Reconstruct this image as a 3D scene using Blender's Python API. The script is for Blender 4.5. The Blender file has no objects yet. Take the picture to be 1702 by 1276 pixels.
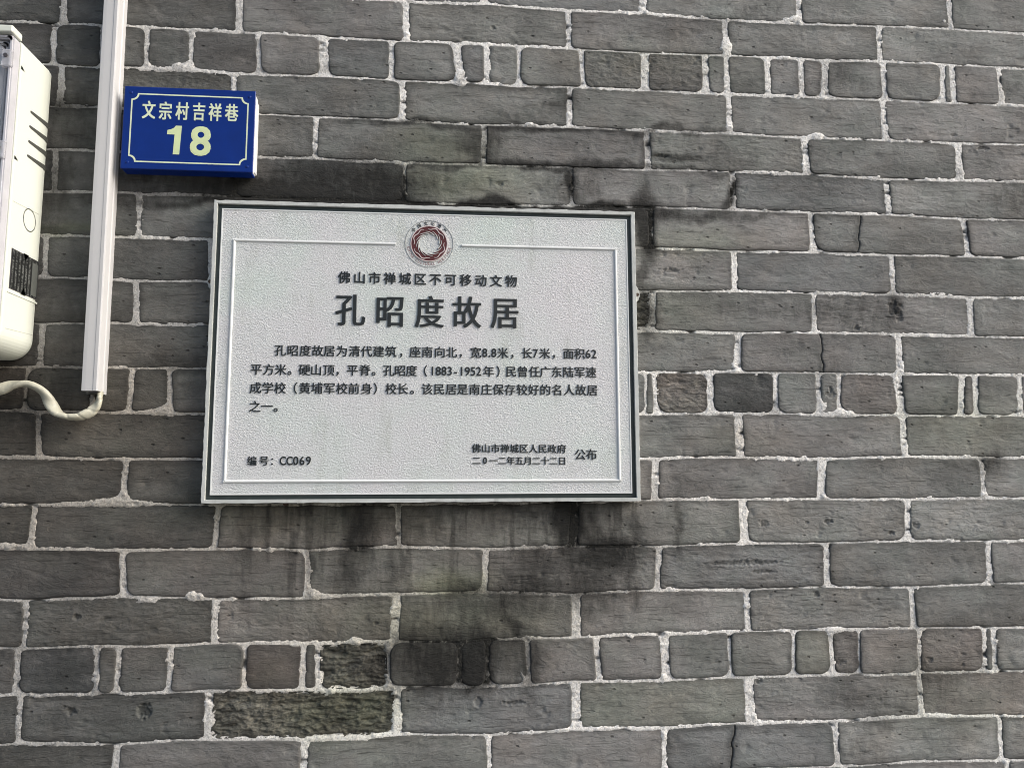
import bpy, bmesh, math, random
import numpy as np
from mathutils import Matrix, Vector

SC = bpy.context.scene
COL = SC.collection

# ------------------------------------------------------------------ camera
# wall face is the plane y = 0, x runs right along the wall, z up, the camera stands 1.19 m in front
CAM_RIGHT=(0.996034,-0.088941,-0.002225)
CAM_UP=(-0.008232,-0.117031,0.993094)
CAM_FWD=(0.088587,0.989138,0.117299)
cd = bpy.data.cameras.new('camera'); cam = bpy.data.objects.new('camera', cd); COL.objects.link(cam)
cd.sensor_width = 36.0; cd.lens = 1280.0 / 1702.0 * 36.0
cd.clip_start = 0.02; cd.clip_end = 500
R, U, F = (Vector(v) for v in (CAM_RIGHT, CAM_UP, CAM_FWD))
cam.matrix_world = Matrix(((R.x, U.x, -F.x, 0), (R.y, U.y, -F.y, -1.19), (R.z, U.z, -F.z, 1.5), (0, 0, 0, 1)))
SC.camera = cam

# ------------------------------------------------------------------ daylight: thin overcast, brighter side up the lane to the right
SUN = Vector((1.00, -0.36, 0.70)).normalized()
w = bpy.data.worlds.new("World"); SC.world = w; w.use_nodes = True
wn = w.node_tree; bg = wn.nodes['Background']
sky = wn.nodes.new('ShaderNodeTexSky'); sky.sky_type = 'NISHITA'; sky.sun_disc = False
sky.sun_elevation = math.asin(SUN.z); sky.sun_rotation = math.atan2(SUN.x, SUN.y)
sky.air_density = 1.0; sky.dust_density = 4.0; sky.ozone_density = 1.0
wn.links.new(sky.outputs[0], bg.inputs[0]); bg.inputs[1].default_value = 0.10
sd = bpy.data.lights.new('sun', 'SUN'); so = bpy.data.objects.new('sun', sd); COL.objects.link(so)
sd.energy = 1.75; sd.angle = math.radians(36); sd.color = (1.0, 0.985, 0.965)
so.rotation_euler = SUN.to_track_quat('Z', 'Y').to_euler(); so.location = (1.5, -2.5, 4.0)
SC.view_settings.view_transform = 'Standard'; SC.view_settings.look = 'None'
SC.view_settings.gamma = 1.0; SC.view_settings.exposure = 0.95
SC.view_settings.use_curve_mapping = False
SC.cycles.filter_width = 1.0

# ------------------------------------------------------------------ survey of the wall (millimetres; bed heights in 0.1 mm)
BED=[
[(-47,22704),(68,22731),(203,22692),(333,22705),(465,22667),(603,22675),(748,22707),(881,22710),(1012,22699)],
[(-692,22029),(-543,22038),(-502,22039),(-339,22033),(-240,22033),(-138,22013),(-66,22007),(61,22019),(202,22016),(328,22004),(451,22021),(544,22034),(637,22025),(749,22056),(848,22049),(1006,22046)],
[(-687,21347),(-609,21355),(-536,21330),(-498,21358),(-417,21366),(-336,21333),(-238,21348),(-136,21344),(-69,21334),(34,21350),(118,21325),(223,21352),(330,21346),(471,21345),(594,21356),(748,21358),(863,21353),(1000,21356)],
[(-682,20684),(-594,20672),(-550,20681),(-288,20671),(-202,20667),(-135,20664),(-68,20650),(61,20631),(201,20655),(328,20633),(468,20646),(605,20624),(743,20634),(876,20631),(994,20654)],
[(-677,19990),(-600,19980),(-547,19980),(-292,19965),(-207,19976),(-133,19952),(-63,19957),(62,19970),(204,19969),(327,19970),(456,19983),(605,19982),(746,19955),(871,19964),(988,19981)],
[(-672,19305),(-602,19299),(-541,19318),(-500,19322),(-361,19326),(-225,19300),(-38,19288),(155,19306),(311,19332),(453,19333),(606,19315),(743,19324),(877,19288),(983,19297)],
[(-667,18601),(-604,18618),(-538,18626),(-468,18616),(-359,18625),(-37,18639),(339,18653),(471,18635),(604,18646),(749,18629),(879,18639),(978,18631)],
[(-663,17953),(-602,17966),(-540,17969),(-464,17938),(-376,17956),(-36,17939),(311,17939),(472,17960),(605,17956),(744,17962),(877,17936),(972,17943)],
[(-658,17258),(-600,17267),(-538,17276),(-499,17292),(-458,17270),(-361,17285),(-35,17278),(310,17290),(469,17274),(605,17293),(747,17284),(877,17271),(966,17274)],
[(-653,16599),(-593,16605),(-533,16602),(-497,16615),(-466,16600),(-411,16605),(-361,16601),(-35,16606),(308,16611),(471,16636),(633,16632),(743,16623),(852,16623),(961,16623)],
[(-648,15966),(-598,15942),(-529,15954),(-499,15947),(-408,15934),(-358,15927),(-34,15933),(307,15950),(468,15967),(598,15964),(743,15951),(955,15951)],
[(-644,15280),(-591,15271),(-470,15244),(-358,15244),(-33,15242),(305,15241),(406,15269),(473,15269),(607,15249),(747,15278),(877,15258),(949,15258)],
[(-639,14594),(-592,14591),(-460,14602),(-358,14570),(-32,14560),(341,14605),(471,14607),(604,14610),(748,14603),(878,14616),(945,14603)],
[(-634,13968),(-591,13955),(-467,13916),(-333,13928),(-200,13897),(-121,13932),(-64,13935),(65,13886),(202,13917),(334,13895),(468,13936),(601,13914),(744,13947),(877,13925),(939,13919)],
[(-629,13250),(-595,13236),(-460,13274),(-333,13219),(-201,13207),(-120,13238),(-69,13238),(65,13253),(202,13196),(335,13239),(474,13218),(601,13245),(743,13215),(875,13252),(933,13253)],
[(-624,12583),(-596,12569),(-493,12572),(-393,12559),(-331,12580),(-202,12553),(-118,12544),(-78,12553),(28,12522),(65,12549),(201,12557),(319,12577),(390,12581),(472,12592),(598,12594),(743,12594),(866,12575),(927,12559)],
[(-619,11925),(-592,11942),(-486,11914),(-390,11914),(-334,11924),(-197,11897),(-117,11876),(-71,11907),(28,11882),(125,11883),(200,11916),(335,11900),(469,11920),(607,11913),(751,11906),(921,11901)],
[(-615,11268),(-591,11276),(-457,11226),(-340,11246),(-198,11202),(-118,11194),(-60,11235),(72,11194),(199,11224),(337,11209),(450,11236),(607,11225),(747,11256),(876,11224),(916,11217)],
[(607,10560),(771,10562),(871,10564),(910,10569)],
]
PERP={
0:[(60.9,61.1,9.0),(331.1,330.7,8.3),(603.8,604.1,8.6),(878.4,877.2,6.7)],
1:[(-599.6,-599.1,7.2),(-332.2,-330.3,9.4),(-67.1,-65.2,7.8),(202.7,203.0,7.1),(471.4,473.3,8.4),(747.1,744.2,7.7),(1018.5,1014.0,8.0)],
2:[(-610.8,-609.1,7.2),(-539.5,-537.2,5.4),(-472.0,-469.4,7.3),(-402.9,-402.6,5.5),(-299.3,-296.9,6.6),(-198.0,-194.4,13.3),(-88.5,-87.4,7.7),(15.9,24.1,11.8),(66.1,66.3,8.9),(118.8,118.6,6.0),(224.2,226.4,7.1),(331.2,329.7,12.3),(434.6,434.5,9.4),(471.2,471.9,7.3),(542.7,541.9,8.5),(602.1,602.1,7.5),(645.9,640.3,10.8),(749.7,748.6,8.7),(858.0,854.1,8.9),(874.6,873.9,8.9),(960.1,961.2,7.9)],
3:[(-595.7,-594.9,8.0),(-334.1,-331.5,5.6),(-70.1,-69.1,7.7),(203.3,201.5,7.0),(472.9,472.4,7.3),(744.3,746.3,9.7),(1024.9,1020.9,7.9)],
4:[(-461.4,-457.8,6.3),(-204.8,-205.8,6.6),(61.5,61.6,7.8),(331.1,331.6,9.1),(601.7,603.8,9.5),(875.1,875.6,9.9)],
5:[(-596.7,-594.1,7.0),(-327.9,-326.3,3.7),(-64.3,-64.3,3.8),(204.7,204.9,3.0),(474.1,473.8,7.2),(742.1,744.5,7.5),(1021.7,1017.8,7.8)],
6:[(-469.6,-466.8,6.2),(-220.6,-218.7,6.5),(48.3,48.5,6.7),(335.1,333.5,6.0),(605.7,607.6,8.3),(875.9,878.5,8.7),(692.7,685.6,1.1)],
7:[(-601.8,-598.4,6.1),(-359.7,-356.8,6.3),(-93.4,-92.2,6.6),(183.7,183.0,6.8),(471.2,470.7,7.1),(744.4,743.3,7.4),(1026.2,1022.1,7.7)],
8:[(-465.9,-464.1,7.9),(-212.1,-210.2,6.4),(58.2,58.4,6.7),(335.7,332.2,9.9),(605.2,602.8,6.2),(876.4,875.6,7.5)],
9:[(-598.1,-597.1,7.7),(-354.0,-351.1,6.2),(-81.9,-80.8,6.5),(201.6,200.9,6.8),(475.2,470.8,11.1),(746.3,745.1,9.4),(613.1,613.8,1.0),(1032.3,1028.5,7.6)],
10:[(-614.1,-613.9,4.2),(-521.9,-518.9,5.2),(-465.7,-465.7,7.8),(-411.7,-405.9,7.9),(-315.7,-313.1,6.2),(-217.3,-215.3,6.3),(-176.7,-174.9,6.3),(-126.6,-125.2,6.4),(-25.4,-24.7,6.5),(77.4,77.4,6.6),(119.9,119.6,6.6),(210.5,209.6,6.7),(278.0,276.7,6.8),(320.8,318.3,3.9),(333.5,334.8,6.8),(425.0,424.8,10.9),(533.8,531.9,8.1),(605.6,604.2,7.1),(640.3,637.6,6.1),(741.0,743.9,12.4),(852.7,845.6,10.5),(875.9,871.7,8.5),(954.4,950.8,7.5)],
11:[(-596.1,-590.0,6.8),(-348.2,-345.3,6.1),(-79.7,-78.6,6.4),(190.6,189.9,6.7),(469.2,469.5,11.9),(744.9,744.7,9.3),(1026.6,1022.2,7.5)],
12:[(-466.2,-466.9,7.7),(-213.3,-211.3,6.2),(49.7,49.9,6.5),(333.1,329.5,9.7),(605.6,600.3,11.0),(875.8,877.0,6.3)],
13:[(-591.3,-592.8,5.8),(-331.2,-333.7,6.9),(-66.7,-64.0,7.2),(205.1,200.6,12.2),(470.9,471.3,12.7),(745.3,741.0,9.2),(1024.6,1020.3,7.4)],
14:[(-464.0,-460.5,8.4),(-200.6,-197.8,7.0),(66.6,63.9,7.3),(335.4,330.0,8.6),(605.7,603.1,8.9),(877.7,875.4,7.2)],
15:[(-592.9,-591.6,4.9),(-329.1,-329.8,6.0),(-66.5,-69.0,10.7),(203.5,203.6,12.1),(472.3,472.8,6.8),(741.2,742.1,8.0),(1019.2,1014.7,7.3)],
16:[(-599.7,-598.6,7.3),(-492.3,-490.1,5.8),(-462.4,-462.9,6.7),(-389.7,-389.9,6.7),(-284.6,-285.6,5.1),(-201.1,-201.8,6.1),(-181.2,-178.5,6.1),(-77.8,-76.8,3.5),(27.2,25.8,5.4),(68.6,67.8,5.4),(129.4,130.9,6.4),(234.1,237.7,7.4),(339.6,341.6,11.3),(442.1,442.5,4.8),(545.2,542.0,5.8),(603.7,605.9,5.9),(650.8,648.8,3.0),(751.1,748.4,5.0),(858.8,857.6,7.1),(875.1,873.8,7.1),(968.2,964.3,7.2)],
17:[(-592.1,-592.3,5.7),(-332.9,-333.4,9.3),(-63.6,-62.6,9.7),(201.9,202.0,12.8),(470.1,471.2,12.4),(746.5,746.0,6.0),(1023.9,1019.3,7.2)],
18:[(-456.6,-459.0,8.2),(-196.3,-197.8,10.3),(70.6,72.4,5.3),(337.0,334.6,5.6),(605.1,606.4,6.8),(874.3,872.9,6.0),(446.6,435.9,0.9)],
}
INSCRIPTION=[
('title',53.0,[('孔',-142.3,1750.5),('昭',-82.5,1749.2),('度',-22.2,1749.2),('故',34.9,1749.5),('居',94.0,1749.8)]),
('heading',20.0,[('佛',-152.4,1800.8),('山',-129.5,1800.7),('市',-106.5,1800.7),('禅',-83.5,1800.6),('城',-60.4,1800.5),('区',-37.1,1800.4),('不',-13.8,1800.4),('可',9.6,1800.3),('移',33.0,1800.2),('动',56.6,1800.1),('文',80.2,1800.1),('物',103.9,1800.0)]),
('text',19.5,[('孔',-244.8,1686.6),('昭',-226.3,1686.6),('度',-207.7,1686.7),('故',-189.5,1686.7),('居',-172.1,1686.7),('为',-153.4,1686.7),('清',-134.6,1686.7),('代',-116.6,1686.7),('建',-98.6,1686.7),('筑',-80.1,1686.7),('，',-59.8,1686.7),('座',-43.4,1686.7),('南',-25.2,1686.7),('向',-6.0,1686.8),('北',11.8,1686.8),('，',30.6,1686.8),('宽',49.0,1686.8),('8',62.9,1686.8),('.',69.9,1686.8),('8',76.8,1686.8),('米',90.7,1686.8),('，',110.2,1686.8),('长',127.9,1686.8),('7',141.4,1686.8),('米',155.9,1686.8),('，',174.7,1686.8),('面',193.0,1686.9),('积',210.4,1686.9),('6',223.7,1686.9),('2',233.1,1686.9)]),
('text',19.5,[('平',-278.9,1657.5),('方',-260.6,1657.5),('米',-243.0,1657.5),('。',-224.5,1657.5),('硬',-208.2,1657.5),('山',-190.9,1657.6),('顶',-172.3,1657.6),('，',-154.5,1657.6),('平',-137.1,1657.6),('脊',-118.7,1657.7),('。',-99.9,1657.7),('孔',-82.8,1657.7),('昭',-65.7,1657.7),('度',-48.5,1657.7),('（',-33.1,1657.8),('1',-16.7,1657.8),('8',-8.1,1657.8),('8',0.6,1657.8),('3',9.3,1657.8),('-',18.4,1657.8),('1',27.6,1657.8),('9',36.3,1657.8),('5',45.0,1657.9),('2',53.7,1657.9),('年',68.9,1657.9),('）',89.2,1657.9),('民',103.6,1657.9),('曾',121.2,1657.9),('任',139.5,1658.0),('广',156.6,1658.0),('东',174.1,1658.0),('陆',192.2,1658.0),('军',210.1,1658.1),('速',228.0,1658.1)]),
('text',19.5,[('成',-278.8,1629.8),('学',-260.9,1629.8),('校',-243.0,1629.8),('（',-226.3,1629.8),('黄',-206.9,1629.8),('埔',-189.3,1629.8),('军',-170.7,1629.8),('校',-152.1,1629.8),('前',-134.3,1629.8),('身',-115.5,1629.9),('）',-96.7,1629.9),('校',-78.8,1629.9),('长',-61.7,1629.9),('。',-41.8,1629.9),('该',-24.6,1629.9),('民',-6.4,1629.9),('居',11.8,1629.9),('是',29.1,1630.0),('南',47.4,1630.0),('庄',65.7,1630.0),('保',83.6,1630.0),('存',101.7,1630.0),('较',120.2,1630.0),('好',138.3,1630.0),('的',156.4,1630.0),('名',174.7,1630.0),('人',193.4,1630.1),('故',211.6,1630.1),('居',229.5,1630.1)]),
('text',19.5,[('之',-278.7,1601.9),('一',-261.3,1602.5),('。',-243.0,1602.1)]),
('text',16.0,[('编',-280.1,1521.6),('号',-262.8,1521.6),('：',-247.3,1521.6)]),
('text',18.5,[('C',-235.6,1521.8),('C',-226.0,1521.8),('0',-216.9,1521.8),('6',-207.7,1521.8),('9',-198.6,1521.8)]),
('text',15.5,[('佛',50.4,1540.4),('山',64.8,1540.4),('市',79.2,1540.3),('禅',93.6,1540.2),('城',108.0,1540.1),('区',122.5,1540.0),('人',137.0,1539.9),('民',151.5,1539.8),('政',166.1,1539.7),('府',180.7,1539.6)]),
('text',14.5,[('二',50.5,1521.9),('0',63.5,1521.9),('一',76.5,1521.8),('二',89.5,1521.7),('年',102.6,1521.7),('五',115.6,1521.6),('月',128.8,1521.6),('二',141.9,1521.5),('十',155.1,1521.5),('二',168.2,1521.4),('日',181.5,1521.4)]),
('text',19.5,[('公',209.4,1531.0),('布',227.1,1531.0)]),
]
SIGN_CHARS=[('文',-450.8,2053.3),('宗',-426.3,2052.7),('村',-401.5,2053.4),('吉',-376.8,2053.5),('祥',-352.7,2053.5),('巷',-328.1,2053.6),('1',-411.3,2007.1),('8',-372.4,2006.9)]
STAINS_SHADE=[('d',-109,1958,39,28,1.00),('d',-226,1941,121,17,1.00),('d',-171,1972,56,11,0.60),('d',-95,1965,23,13,0.90),('d',-170,1962,102,28,0.70),('d',-95,1932,46,13,0.80),('d',-253,1942,56,17,0.70),('d',-19,1924,316,7,1.10),('d',214,1965,37,28,0.35),('d',215,2000,232,4,0.50),('d',-381,1948,93,13,0.45),('d',-484,1933,37,19,0.30),('d',323,1905,13,37,0.95),('d',317,1827,7,37,0.50),('d',320,1758,15,30,0.55),('d',975,1968,37,26,0.40),('d',-326,1947,7,20,0.80),('d',-65,1966,6,23,0.70),('d',205,1969,6,23,0.80),('d',474,1965,7,23,0.80),('d',332,2041,7,15,0.45),('d',386,2020,37,5,0.60),('d',61,2030,23,26,0.50),('d',-39,2059,84,4,0.60),('d',156,2060,140,4,0.60),('d',357,2064,93,4,0.50),('d',-39,1995,84,4,0.50),('d',155,1995,140,5,0.60),('d',-585,2065,37,23,0.55),('d',-591,1948,17,56,0.50),('d',-564,2017,28,28,0.30),('d',-126,1428,19,37,0.75),('d',-144,1366,15,37,0.55),('d',-80,1352,11,24,0.45),('d',-228,1438,56,23,0.30),('d',-14,1445,56,19,0.40),('d',198,1433,22,39,0.95),('d',87,1448,112,8,0.50),('d',231,1416,11,46,0.60),('d',151,1371,37,19,0.50),('d',244,1375,43,24,0.80),('d',230,1343,33,37,0.60),('d',290,1374,11,46,0.60),('d',132,1331,65,13,0.60),('d',28,1336,23,13,0.60),('d',78,1310,74,19,0.50),('d',100,1283,9,37,0.70),('d',41,1293,28,37,0.40),('d',-12,1233,56,37,0.75),('d',51,1227,28,35,0.85),('d',96,1239,37,33,0.50),('d',123,1213,15,28,0.50),('d',-39,1286,19,37,0.30),('d',663,2160,56,7,0.30),('d',669,2171,19,19,0.35),('d',900,1515,19,19,0.50),('d',746,1773,10,20,0.60),('d',359,1424,7,37,0.40),('d',278,1425,9,28,0.35),('m',-0,2023,56,23,0.36),('m',19,1968,74,23,0.42),('m',368,1758,56,28,0.21),('m',10,1342,37,13,0.54),('m',402,1879,56,19,0.24),('m',-211,1446,140,19,0.24),('m',-134,1159,56,28,0.36),('m',-12,1285,112,28,0.30),('m',848,1586,84,37,0.21),('m',815,1151,84,37,0.18),('m',360,2189,74,28,0.12),('m',-573,1868,56,6,0.42),('b',-521,1580,177,84,0.75),('b',-210,1420,391,56,0.55),('b',-75,1313,307,84,0.40),('d',-122,1435,158,24,0.34),('d',152,1437,112,24,0.36),('d',179,1353,84,37,0.35),('d',-617,1624,56,56,0.35),('d',-453,1941,56,19,0.40),('d',-556,1743,112,74,0.12),('b',-554,1431,158,46,0.60),('b',-626,1633,56,37,0.80),('b',470,1551,65,19,0.40),('b',-350,1245,112,23,0.40),('b',-256,1222,46,23,0.60),('b',-120,1357,112,28,0.30),('b',340,1434,140,37,0.25),('b',386,1341,56,19,0.20),('b',-385,1439,112,23,0.40),('b',741,1225,74,28,0.30),]  # dark entries beside the meter box and below the sign also paint shade
DENTS=[(-422,1166,8.4,9.3,3.2),(-523,1169,6.5,5.6,3.0),(-523,1299,4.7,3.7,3.0),(739,1773,7.4,11.2,3.0),(750,1760,6.5,8.4,2.5),(676,1738,4.7,4.7,2.5),(355,2021,13.0,2.8,3.0),(87,1965,5.6,2.8,2.0),(610,1426,7.4,2.8,2.5),(617,1210,9.3,3.7,1.5),(55,1166,6.5,5.6,2.5),(109,1163,13.0,2.8,2.5),(473,1363,51.2,3.7,2.2),(502,1349,18.6,2.8,2.0),(226,1387,7.4,2.8,1.5),(365,1828,16.7,3.7,1.5),(624,1628,6.5,4.7,2.0),(625,1636,3.7,3.7,2.0),(639,1641,3.7,4.7,2.0),(488,1184,5.6,3.7,1.5),(77,2232,3.7,2.8,2.0),(819,1201,2.8,2.8,2.0),(764,1210,4.7,3.7,2.5),(-170,1211,11.2,5.6,2.0),(868,2077,5.6,3.7,1.0),(574,1425,2.8,1.9,1.5),(920,2055,9.3,2.8,2.0),(743,1955,4.7,3.7,2.0),(152,1426,4.7,2.8,1.5),(-97,1282,2.8,2.8,1.5),(505,1423,7.4,4.7,1.5),(713,1407,4.7,3.7,2.0),(756,1419,5.6,4.7,2.0),(584,1314,4.7,3.7,1.8),]
SPECIAL=[(478,1628,0.42,0.00,'k'),(267,2169,0.72,0.25,''),(375,2171,0.75,0.25,''),(-354,2170,0.80,0.00,''),(-203,1155,0.78,1.00,''),(-126,1223,0.78,1.00,''),(-25,1225,0.70,0.00,''),(46,1225,0.62,0.00,''),(317,1762,0.60,0.90,''),(355,1627,1.00,0.50,'b'),(685,1629,0.80,0.00,'b'),(797,1630,0.90,0.20,''),(761,1225,0.85,0.00,'b'),(642,1228,0.80,0.00,'b'),(588,1229,0.90,0.00,'g'),(-533,1228,0.80,0.00,'u'),(-243,1226,0.75,0.00,'b'),(-160,1943,0.80,0.00,'k'),(505,2175,0.85,0.00,''),(674,2166,0.90,0.00,''),(502,1363,1.00,0.12,'u'),(762,1625,0.90,0.00,''),(-573,2164,0.85,0.00,''),(-649,2220,0.85,0.00,''),(-645,2161,0.80,0.00,''),(-559,2225,0.85,0.00,''),(-570,2105,0.80,0.30,''),(937,1157,1.00,0.00,'b'),(69,1154,1.00,0.00,'u'),(408,1162,1.00,0.00,'g'),(-626,1633,0.70,0.00,'b'),]
SMEARS=[(-426,1318,17,4),(-178,1712,5,5),(-363,1330,11,7),(-127,1260,9,6),(-471,1463,33,7),(470,2216,13,9),(588,2274,11,6),(626,2068,9,5),(24,2142,7,11),(-260,1729,5,5),(864,2285,7,4),(-418,2142,11,5),(-418,1599,15,7),(467,1667,9,6),(136,2068,7,4),(643,1597,19,6),(618,1609,9,9),(-618,1401,23,5),(-490,1211,6,7),(-190,1327,13,5),(609,1256,15,5),(123,1200,6,9),]

rnd = random.Random(7)

# ------------------------------------------------------------------ helpers
def tag(o, label=None, cat=None, group=None, kind=None):
    if label: o['label'] = label
    if cat: o['category'] = cat
    if group: o['group'] = group
    if kind: o['kind'] = kind
    return o

def empty(name, loc, label, cat, group=None):
    o = bpy.data.objects.new(name, None); COL.objects.link(o); o.location = loc
    o.empty_display_size = 0.05
    return tag(o, label, cat, group)

def link(name, me, mats, parent=None, smooth=False):
    """meshes are built in world coordinates and hung under their thing without moving"""
    for m in (mats if isinstance(mats, (list, tuple)) else [mats]):
        me.materials.append(m)
    if smooth:
        me.polygons.foreach_set('use_smooth', [True] * len(me.polygons))
    o = bpy.data.objects.new(name, me); COL.objects.link(o)
    if parent is not None:
        o.parent = parent
        o.matrix_parent_inverse = world(parent).inverted()
    return o

def world(o):
    m = Matrix.Translation(o.location) @ o.rotation_euler.to_matrix().to_4x4()
    return (world(o.parent) @ o.matrix_parent_inverse @ m) if o.parent else m

def pydata(name, v, f):
    me = bpy.data.meshes.new(name); me.from_pydata([tuple(map(float, p)) for p in v], [], f); me.update(); return me

def frombm(name, bm):
    me = bpy.data.meshes.new(name); bmesh.ops.recalc_face_normals(bm, faces=bm.faces[:]); bm.to_mesh(me); bm.free(); return me

def box(bm, x0, x1, y0, y1, z0, z1, bevel=0.0, seg=2):
    r = bmesh.ops.create_cube(bm, size=1.0, matrix=Matrix.Translation(((x0+x1)/2, (y0+y1)/2, (z0+z1)/2)) @ Matrix.Diagonal((x1-x0, y1-y0, z1-z0, 1)))
    if bevel > 0:
        vs = set(r['verts']); es = [e for e in bm.edges if e.verts[0] in vs and e.verts[1] in vs]
        bmesh.ops.bevel(bm, geom=es, offset=bevel, segments=seg, profile=0.5, affect='EDGES')
    return bm

def prism(bm, pts, y0, y1):
    """pts: outline in x,z (counter clockwise seen from the front), extruded from y0 (front) to y1 (back)"""
    a = [bm.verts.new((x, y0, z)) for x, z in pts]; b = [bm.verts.new((x, y1, z)) for x, z in pts]
    bm.faces.new(a); bm.faces.new(b[::-1])
    n = len(pts)
    for i in range(n):
        bm.faces.new((a[i], b[i], b[(i+1) % n], a[(i+1) % n]))
    return bm

def ringplate(bm, outer, inner, y0, y1):
    """flat frame between two outlines with the same number of points"""
    n = len(outer)
    A = [[bm.verts.new((x, y, z)) for x, z in o] for o in (outer, inner) for y in (y0, y1)]
    of, ob, jf, jb = A
    for i in range(n):
        j = (i+1) % n
        bm.faces.new((of[i], of[j], jf[j], jf[i])); bm.faces.new((ob[i], jb[i], jb[j], ob[j]))
        bm.faces.new((of[i], ob[i], ob[j], of[j])); bm.faces.new((jf[i], jf[j], jb[j], jb[i]))
    return bm

def circle(cx, cz, r, n=48, a0=0.0):
    return [(cx + r*math.cos(a0 + 2*math.pi*i/n), cz + r*math.sin(a0 + 2*math.pi*i/n)) for i in range(n)]

# ---- numpy gradient-free value noise
def _hash(ix, iy, s):
    h = (ix.astype(np.int64)*374761393 + iy.astype(np.int64)*668265263 + s*974634777) & 0xffffffff
    h = ((h ^ (h >> 13)) * 1274126177) & 0xffffffff
    h = h ^ (h >> 16)
    return (h & 0xffff) / 32767.5 - 1.0
def vnoise(x, y, s=0):
    x = np.asarray(x, float); y = np.asarray(y, float)
    ix = np.floor(x); iy = np.floor(y); fx = x-ix; fy = y-iy
    fx = fx*fx*(3-2*fx); fy = fy*fy*(3-2*fy)
    a = _hash(ix, iy, s); b = _hash(ix+1, iy, s); c = _hash(ix, iy+1, s); d = _hash(ix+1, iy+1, s)
    return (a*(1-fx)+b*fx)*(1-fy) + (c*(1-fx)+d*fx)*fy
def fbm(x, y, s=0, o=4, g=0.5):
    t = 0; a = 1.0; k = 1.0
    for i in range(o):
        t = t + a*vnoise(x*k + i*17.3, y*k + i*9.7, s+i); a *= g; k *= 2.03
    return t

# ------------------------------------------------------------------ materials
def new_mat(name):
    m = bpy.data.materials.new(name); m.use_nodes = True
    nt = m.node_tree; b = nt.nodes['Principled BSDF']
    return m, nt, b
def N(nt, t, **k):
    n = nt.nodes.new(t)
    for a, v in k.items(): setattr(n, a, v)
    return n
def noise(nt, vec, scale, detail=4, rough=0.55, dist=0.0):
    n = N(nt, 'ShaderNodeTexNoise'); n.inputs['Scale'].default_value = scale
    n.inputs['Detail'].default_value = detail; n.inputs['Roughness'].default_value = rough
    n.inputs['Distortion'].default_value = dist
    nt.links.new(vec, n.inputs['Vector']); return n.outputs['Fac']
def ramp(nt, fac, stops):
    r = N(nt, 'ShaderNodeValToRGB'); cr = r.color_ramp
    while len(cr.elements) > len(stops): cr.elements.remove(cr.elements[-1])
    while len(cr.elements) < len(stops): cr.elements.new(0.5)
    for e, (p, c) in zip(cr.elements, stops):
        e.position = p; e.color = (c, c, c, 1) if isinstance(c, (int, float)) else (*c, 1)
    nt.links.new(fac, r.inputs[0]); return r.outputs[0]
def math_(nt, op, a, b=None, clamp=False):
    n = N(nt, 'ShaderNodeMath', operation=op); n.use_clamp = clamp
    for i, v in enumerate((a, b)):
        if v is None: continue
        if isinstance(v, (int, float)): n.inputs[i].default_value = v
        else: nt.links.new(v, n.inputs[i])
    return n.outputs[0]
def mix(nt, mode, fac, a, b):
    n = N(nt, 'ShaderNodeMix', data_type='RGBA', blend_type=mode)
    def put(s, v):
        if isinstance(v, (int, float)): s.default_value = v if s.type == 'VALUE' else (v, v, v, 1)
        elif isinstance(v, tuple): s.default_value = (*v, 1)
        else: nt.links.new(v, s)
    put(n.inputs[0], fac); put(n.inputs[6], a); put(n.inputs[7], b)
    return n.outputs[2]
def mapped(nt, scale, rot=(0, 0, 0), loc=(0, 0, 0), coord='pos'):
    if coord == 'pos': v = N(nt, 'ShaderNodeNewGeometry').outputs['Position']
    else: v = N(nt, 'ShaderNodeTexCoord').outputs['Object']
    m = N(nt, 'ShaderNodeMapping'); m.inputs['Scale'].default_value = scale
    m.inputs['Rotation'].default_value = rot; m.inputs['Location'].default_value = loc
    nt.links.new(v, m.inputs[0]); return m.outputs[0]
def bump(nt, h, strength, dist, normal=None):
    b = N(nt, 'ShaderNodeBump'); b.inputs['Strength'].default_value = strength; b.inputs['Distance'].default_value = dist
    nt.links.new(h, b.inputs['Height'])
    if normal is not None: nt.links.new(normal, b.inputs['Normal'])
    return b.outputs[0]
def attr(nt, name):
    a = N(nt, 'ShaderNodeAttribute'); a.attribute_name = name; return a.outputs['Fac']

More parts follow.
